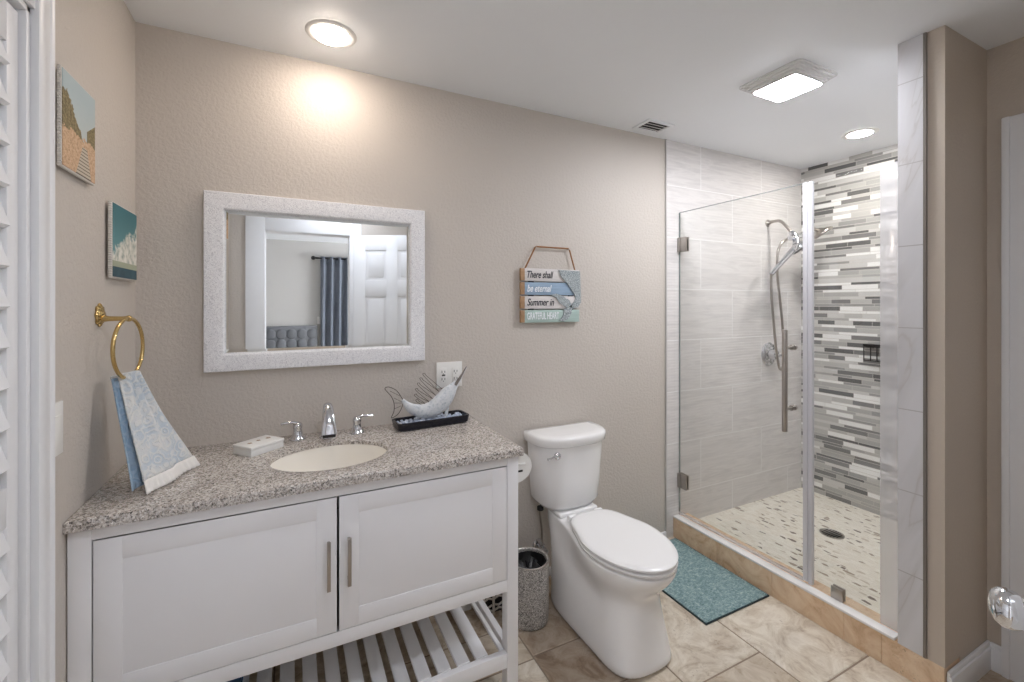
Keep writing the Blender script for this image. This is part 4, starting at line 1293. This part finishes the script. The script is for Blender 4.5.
# ---------------------------------------------------------------- shower
XG = 2.160
def build_shower():
    zt = 2.0
    # swinging door
    d = thing('shower_door', 'hinged clear glass shower door with long bar handle', 'shower door', (XG, -0.38, 0.131))
    MB().box(XG - 0.005, -0.762, 0.140, XG + 0.005, -0.010, zt, 0.001).build('pane', 'glass', d, 0)
    MB().box(XG - 0.0052, -0.762, zt - 0.001, XG + 0.0052, -0.010, zt + 0.0015).box(XG - 0.0052, -0.0105, 0.140, XG + 0.0052, -0.0075, zt).build('polished_edge', 'glassedge', d)
    for z in (1.800, 0.343):
        h = MB()
        h.box(XG - 0.013, -0.072, z - 0.044, XG - 0.005, -0.020, z + 0.044, 0.0015)
        h.box(XG + 0.005, -0.072, z - 0.044, XG + 0.013, -0.020, z + 0.044, 0.0015)
        h.box(XG - 0.018, -0.026, z - 0.044, XG + 0.018, -0.0065, z + 0.044, 0.0015)
        h.build('hinge', 'nickel', d)
    b = MB().box(XG - 0.012, -0.778, 0.140, XG + 0.012, -0.757, zt, 0.002)
    b.build('seal', 'gasket', d)
    MB().box(XG - 0.008, -0.757, 0.1325, XG + 0.004, -0.010, 0.146, 0.001).build('bottom_sweep', 'sweep_and_reflection', d)
    hy = -0.704
    b = MB().cyl((XG - 0.062, hy, 0.828), (XG - 0.062, hy, 1.312), 0.0125, n=28, bev=0.002)
    h = b.build('handle', 'nickel', d, 50)
    for z in (0.935, 1.225):
        MB().cyl((XG - 0.055, hy, z), (XG - 0.005, hy, z), 0.008, n=20).cyl((XG - 0.014, hy, z), (XG - 0.005, hy, z), 0.013, n=24, bev=0.002).cyl((XG + 0.005, hy, z), (XG + 0.020, hy, z), 0.013, n=24, bev=0.003).build('standoff', 'nickel', h, 50)
    # fixed panel
    p = thing('glass_panel', 'fixed clear glass shower panel next to the tiled partition', 'glass panel', (XG, -0.96, 0.131))
    MB().box(XG - 0.005, -1.140, 0.133, XG + 0.005, -0.784, zt, 0.001).build('pane', 'glass', p, 0)
    MB().box(XG - 0.010, -0.797, 0.133, XG + 0.010, -0.780, zt, 0.002).build('edge_strip', 'gasket', p)
    MB().box(XG - 0.0095, -1.140, 0.133, XG - 0.0055, -1.062, zt, 0.001).build('reflection_strip', 'sweep_and_reflection', p)  # hazy strip laid on the glass in place of a reflection
    b = MB().box(XG - 0.013, -0.926, 0.1315, XG - 0.0052, -0.878, 0.184, 0.0015).box(XG + 0.0052, -0.926, 0.1315, XG + 0.013, -0.878, 0.184, 0.0015)
    b.build('clip', 'nickel', p)
    # shower head set on the back wall
    sx = 3.020
    s = thing('shower_set', 'chrome shower arm with hand shower, rain head and hose', 'shower head', (sx, -0.006, 2.0))
    MB().lathe([(0.026, 0), (0.026, 0.003), (0.012, 0.012), (0.010, 0.02)], (sx, -0.0065, 2.005), (0, -1, 0)).build('flange', 'nickel', s, 50)
    MB().tube(smoothpath([(sx, -0.010, 2.005), (sx + 0.004, -0.05, 2.012), (sx + 0.006, -0.10, 2.003), (sx + 0.008, -0.150, 1.945), (sx + 0.006, -0.172, 1.912)], 6), 0.0105, 12).build('arm', 'nickel', s, 60)
    b = MB().tube([(sx + 0.006, -0.168, 1.920), (sx + 0.008, -0.185, 1.895), (sx + 0.010, -0.20, 1.868)], [0.017, 0.024, 0.020], 18)
    b.tube([(sx - 0.032, -0.183, 1.875), (sx + 0.10, -0.203, 1.905)], [0.019, 0.017], 16)
    b.build('diverter', 'chrome', s, 60)
    # rain head at the right, seen from the side
    ax = Vector((0.35, -0.45, -0.82)).normalized()
    c = Vector((sx + 0.225, -0.225, 1.940))
    b = MB().tube([(sx + 0.09, -0.203, 1.903), (sx + 0.17, -0.216, 1.945), c], [0.013, 0.012, 0.014], 14)
    b.lathe([(0.014, -0.012), (0.030, 0.002), (0.066, 0.016), (0.074, 0.026), (0.072, 0.036), (0.064, 0.038), (0.001, 0.036)], c, ax, 36)
    b.build('rain_head', 'nickel', s, 50)
    # hand shower in its cradle
    hc = Vector((sx + 0.000, -0.222, 1.812))
    ax = Vector((0.30, -0.52, -0.80)).normalized()
    b = MB().lathe([(0.014, -0.034), (0.034, -0.026), (0.060, -0.006), (0.066, 0.008), (0.064, 0.018), (0.055, 0.020), (0.001, 0.018)], hc, ax, 36)
    e = hc + Vector((-0.205, 0.055, -0.185))
    b.tube(smoothpath([hc - ax * 0.012, hc + Vector((-0.055, 0.015, -0.032)), hc + Vector((-0.130, 0.035, -0.105)), e], 5), interp([0.023, 0.020, 0.017, 0.014], 5), 16)
    b.tube([hc - ax * 0.02, (sx + 0.010, -0.20, 1.868)], [0.025, 0.022], 16)
    hs = b.build('hand_shower', 'chrome', s, 50)
    MB().lathe([(0.052, 0.0192), (0.052, 0.0212), (0.001, 0.0215)], hc, ax, 36).build('spray_face', 'plastic_dark', hs, 50)
    def Q(u, v, y):
        a = (u - 512) / F_PX; bb = -(v - HORIZON) / F_PX
        k = (y - CAM_Y) / (cos(YAW) - a * sin(YAW))
        return ((sin(YAW) + a * cos(YAW)) * k, y, CAM_Z + bb * k)
    hose = smoothpath([e, Q(771.5, 296, -0.155), Q(774, 326, -0.145), Q(776.5, 352, -0.135), Q(780, 369, -0.13), Q(784, 362, -0.135),
                       Q(783, 332, -0.145), Q(780, 300, -0.155), Q(777.5, 276, -0.165), Q(777.5, 255, -0.175), Q(781, 244, -0.180), Q(787, 239.5, -0.183)], 6)
    MB().tube(hose, 0.0085, 10).build('hose', 'nickel', s, 60)
    # valve
    vx, vz = 3.030, 1.079
    v = thing('shower_valve', 'round chrome shower valve with lever behind the glass door', 'shower valve', (vx, -0.006, vz))
    MB().lathe([(0.082, 0.0), (0.083, 0.004), (0.076, 0.011), (0.05, 0.018), (0.036, 0.022), (0.032, 0.05), (0.030, 0.06), (0.001, 0.062)], (vx, -0.0065, vz), (0, -1, 0), 44).build('plate', 'chrome', v, 50)
    MB().tube([(vx, -0.05, vz), (vx + 0.035, -0.066, vz - 0.004), (vx + 0.09, -0.075, vz - 0.012)], [0.017, 0.013, 0.010], 14).build('lever', 'chrome', v, 60)
    # small black rack on the mosaic wall
    r = thing('soap_rack', 'small black wire rack on the mosaic shower wall', 'rack', (XM, -0.50, 1.12))
    MB().box(XM - 0.050, -0.590, 1.152, XM - 0.0005, -0.428, 1.172, 0.002).build('shelf', 'darkmetal', r)
    b = MB()
    for y in (-0.432, -0.470, -0.505, -0.545, -0.583):
        b.tube([(XM - 0.045, y, 1.160), (XM - 0.045, y, 1.065), (XM - 0.005, y, 1.062)], 0.0035, 8)
    b.tube([(XM - 0.045, -0.432, 1.065), (XM - 0.045, -0.583, 1.065)], 0.0035, 8)
    b.build('wires', 'darkmetal', r, 60)
    g = thing('shower_drain', 'dark round drain in the pebble shower floor', 'drain', (2.885, -0.495, 0.063))
    MB().lathe([(0.062, 0.0), (0.062, 0.003), (0.052, 0.004), (0.050, 0.002), (0.001, 0.002)], (2.885, -0.495, 0.0632), n=40).build('ring', 'nickel', g, 50)
    b = MB()
    for k in range(-3, 4):
        w = sqrt(max(0.05 ** 2 - (k * 0.013) ** 2, 0))
        b.box(2.885 - w, -0.495 + k * 0.013 - 0.003, 0.0645, 2.885 + w, -0.495 + k * 0.013 + 0.003, 0.0668)
    b.build('grate', 'darkmetal', g)

# ---------------------------------------------------------------- ceiling fixtures
def build_ceiling_things():
    for (x, y, lens, lab) in ((0.133, -0.235, 'lens_round', 'round recessed ceiling light above the vanity mirror'), (3.00, -0.585, 'lens_shower', 'round recessed ceiling light inside the shower'),
                              (0.42, -1.72, 'fill_door', 'added unseen round fill light by the doorway')):  # third lamp is unseen, added as fill onto the vanity front
        t = thing('recessed_light', lab, 'ceiling light', (x, y, H))
        MB().lathe([(0.060, -0.001), (0.062, -0.006), (0.080, -0.005), (0.090, -0.001)], (x, y, H), n=48, cap=False).build('trim_ring', 'plastic', t, 50)
        MB().lathe([(0.063, -0.0045), (0.058, -0.012), (0.040, -0.018), (0.001, -0.020)] if lens == 'lens_round' else [(0.063, -0.0045), (0.040, -0.0058), (0.001, -0.0062)], (x, y, H), n=48).build('lens', lens, t, 50)
    # square lamp with stepped frosted sides
    cx, cy, hs = 2.000, -0.775, 0.143
    t = thing('square_ceiling_light', 'square ceiling light with stepped frosted glass sides over the floor', 'ceiling light', (cx, cy, H))
    def sq(h, z, r=0.02):
        out = []
        for (a, b, a0) in ((1, 1, 0), (-1, 1, pi / 2), (-1, -1, pi), (1, -1, 3 * pi / 2)):
            for k in range(4):
                an = a0 + pi / 2 * k / 3
                out.append(Vector((cx + a * (h - r) + r * cos(an), cy + b * (h - r) + r * sin(an), H - z)))
        return out
    rings = [sq(hs, 0.0005)]
    for k in range(5):
        h0 = hs - 0.0092 * k
        rings += [sq(h0, 0.005 + 0.0070 * k), sq(h0 - 0.001, 0.0070 + 0.0070 * k), sq(h0 - 0.0078, 0.0073 + 0.0070 * k)]
    MB().loft(rings, False, False).build('stepped_shade', 'frosted', t, 20)
    MB().loft([sq(hs - 0.041, 0.0340), sq(hs - 0.041, 0.0368)]).build('light_block', 'plastic', t, 40)  # opaque plate added to stop the diffuser lighting the shade from inside
    MB().loft([sq(hs - 0.0435, 0.0369), sq(hs - 0.0435, 0.0378), sq(hs - 0.047, 0.0395)]).build('diffuser', 'lens_square', t, 40)
    # vent
    x0, x1, y0, y1 = 1.735, 1.925, -0.195, -0.055
    v = thing('ceiling_vent', 'small white ceiling vent with dark slots near the back wall', 'vent', ((x0 + x1) / 2, (y0 + y1) / 2, H))
    b = MB()
    b.box(x0, y0, H - 0.008, x1, y0 + 0.022, H - 0.0005, 0.002).box(x0, y1 - 0.022, H - 0.008, x1, y1, H - 0.0005, 0.002)
    b.box(x0, y0 + 0.02, H - 0.008, x0 + 0.022, y1 - 0.02, H - 0.0005, 0.002).box(x1 - 0.022, y0 + 0.02, H - 0.008, x1, y1 - 0.02, H - 0.0005, 0.002)
    b.build('frame', 'ceiling', v)
    MB().box(x0 + 0.02, y0 + 0.02, H - 0.002, x1 - 0.02, y1 - 0.02, H - 0.0005).build('backing', 'rubber', v)
    for k in range(3):
        y = y0 + 0.042 + k * 0.028
        MB().box(x0 + 0.02, y - 0.006, H - 0.009, x1 - 0.02, y + 0.006, H - 0.006, 0.0005, rot=Matrix.Rotation(radians(28), 3, 'X')).build('slat', 'plastic', v)

# ---------------------------------------------------------------- bedroom seen in the mirror
def build_bedroom():
    by = -5.85
    r = thing('curtain_rod', 'black curtain rod on the bedroom wall, seen in the mirror', 'curtain rod', (1.3, by, 2.17))
    MB().cyl((0.33, by + 0.09, 2.17), (2.6, by + 0.09, 2.17), 0.013, n=16).build('rod', 'darkmetal', r, 50)
    MB().ball((0.31, by + 0.09, 2.17), 0.032).build('finial', 'darkmetal', r, 60)
    MB().cyl((0.37, by, 2.17), (0.37, by + 0.09, 2.17), 0.010, n=12).build('bracket', 'darkmetal', r, 50)
    for (x0, x1, lab) in ((0.42, 1.10, 'slate blue curtain beside the tufted headboard, seen in the mirror'), (2.12, 2.58, 'slate blue curtain at the far end of the bedroom curtain rod')):
        bm = bmesh.new()
        nx, nz = 70, 14
        V = []
        for j in range(nz + 1):
            row = []
            for i in range(nx + 1):
                f = i / nx
                z = 0.03 + 2.165 * j / nz
                am = 0.030 + 0.014 * (1 - j / nz)
                row.append(bm.verts.new((x0 + (x1 - x0) * f + 0.008 * sin(f * 37), by + 0.09 + am * sin(f * 2 * pi * 5.5 + 0.4 * sin(j * 0.3)), z)))
            V.append(row)
        for j in range(nz):
            for i in range(nx):
                bm.faces.new((V[j][i], V[j][i + 1], V[j + 1][i + 1], V[j + 1][i]))
        m = MB(); m.bm.free(); m.bm = bm
        c = m.build('curtain', 'curtain', None, 70)
        md = c.modifiers.new('thick', 'SOLIDIFY'); md.thickness = 0.004
        tag(c, lab, 'curtain')
    b = thing('bed', 'bed with grey tufted headboard in the bedroom, seen in the mirror', 'bed', (-0.25, by + 1, 0))
    bm = MB()
    bm.box(-0.95, by + 0.002, 0.2, 0.37, by + 0.09, 1.09, 0.02, 3)
    for i in range(9):
        for j in range(4):
            x = -0.95 + 0.075 + i * 0.146; z = 0.50 + j * 0.155
            bm.ball((x, by + 0.088, z), 0.080, 0.020, 0.081, 12, 8)
    bm.build('headboard', 'velvet', b, 60)
    bm = MB().box(-0.93, by + 0.10, 0.12, 0.35, by + 2.0, 0.36, 0.03, 3)
    bm.build('bed_base', 'velvet', b, 50)
    bm = MB().box(-0.92, by + 0.10, 0.36, 0.34, by + 1.98, 0.60, 0.06, 4)
    bm.build('mattress', 'plastic', b, 50)
    for (x, y) in ((-0.87, by + 0.2), (0.30, by + 0.2), (-0.87, by + 1.9), (0.30, by + 1.9)):
        MB().cyl((x, y, 0), (x, y, 0.125), 0.03, n=16).build('leg', 'rubber', b)
    p = thing('bedroom_switch', 'white switch plate beside the blue curtain, seen in the mirror', 'light switch', (0.395, by, 1.17))
    MB().box(0.375, by + 0.0005, 1.11, 0.418, by + 0.007, 1.23, 0.002).build('plate', 'plastic', p)
    MB().box(0.386, by + 0.006, 1.14, 0.407, by + 0.011, 1.20, 0.001).build('rocker', 'plastic', p)

build_vanity()
build_toilet()
build_shower()
build_counter()
build_mirror()
build_faucet()
build_ceiling_things()
build_towel()
build_pictures()
build_sign()
build_floor_items()
build_counter_items()
build_roll_holder()
build_plates()
build_bedroom()
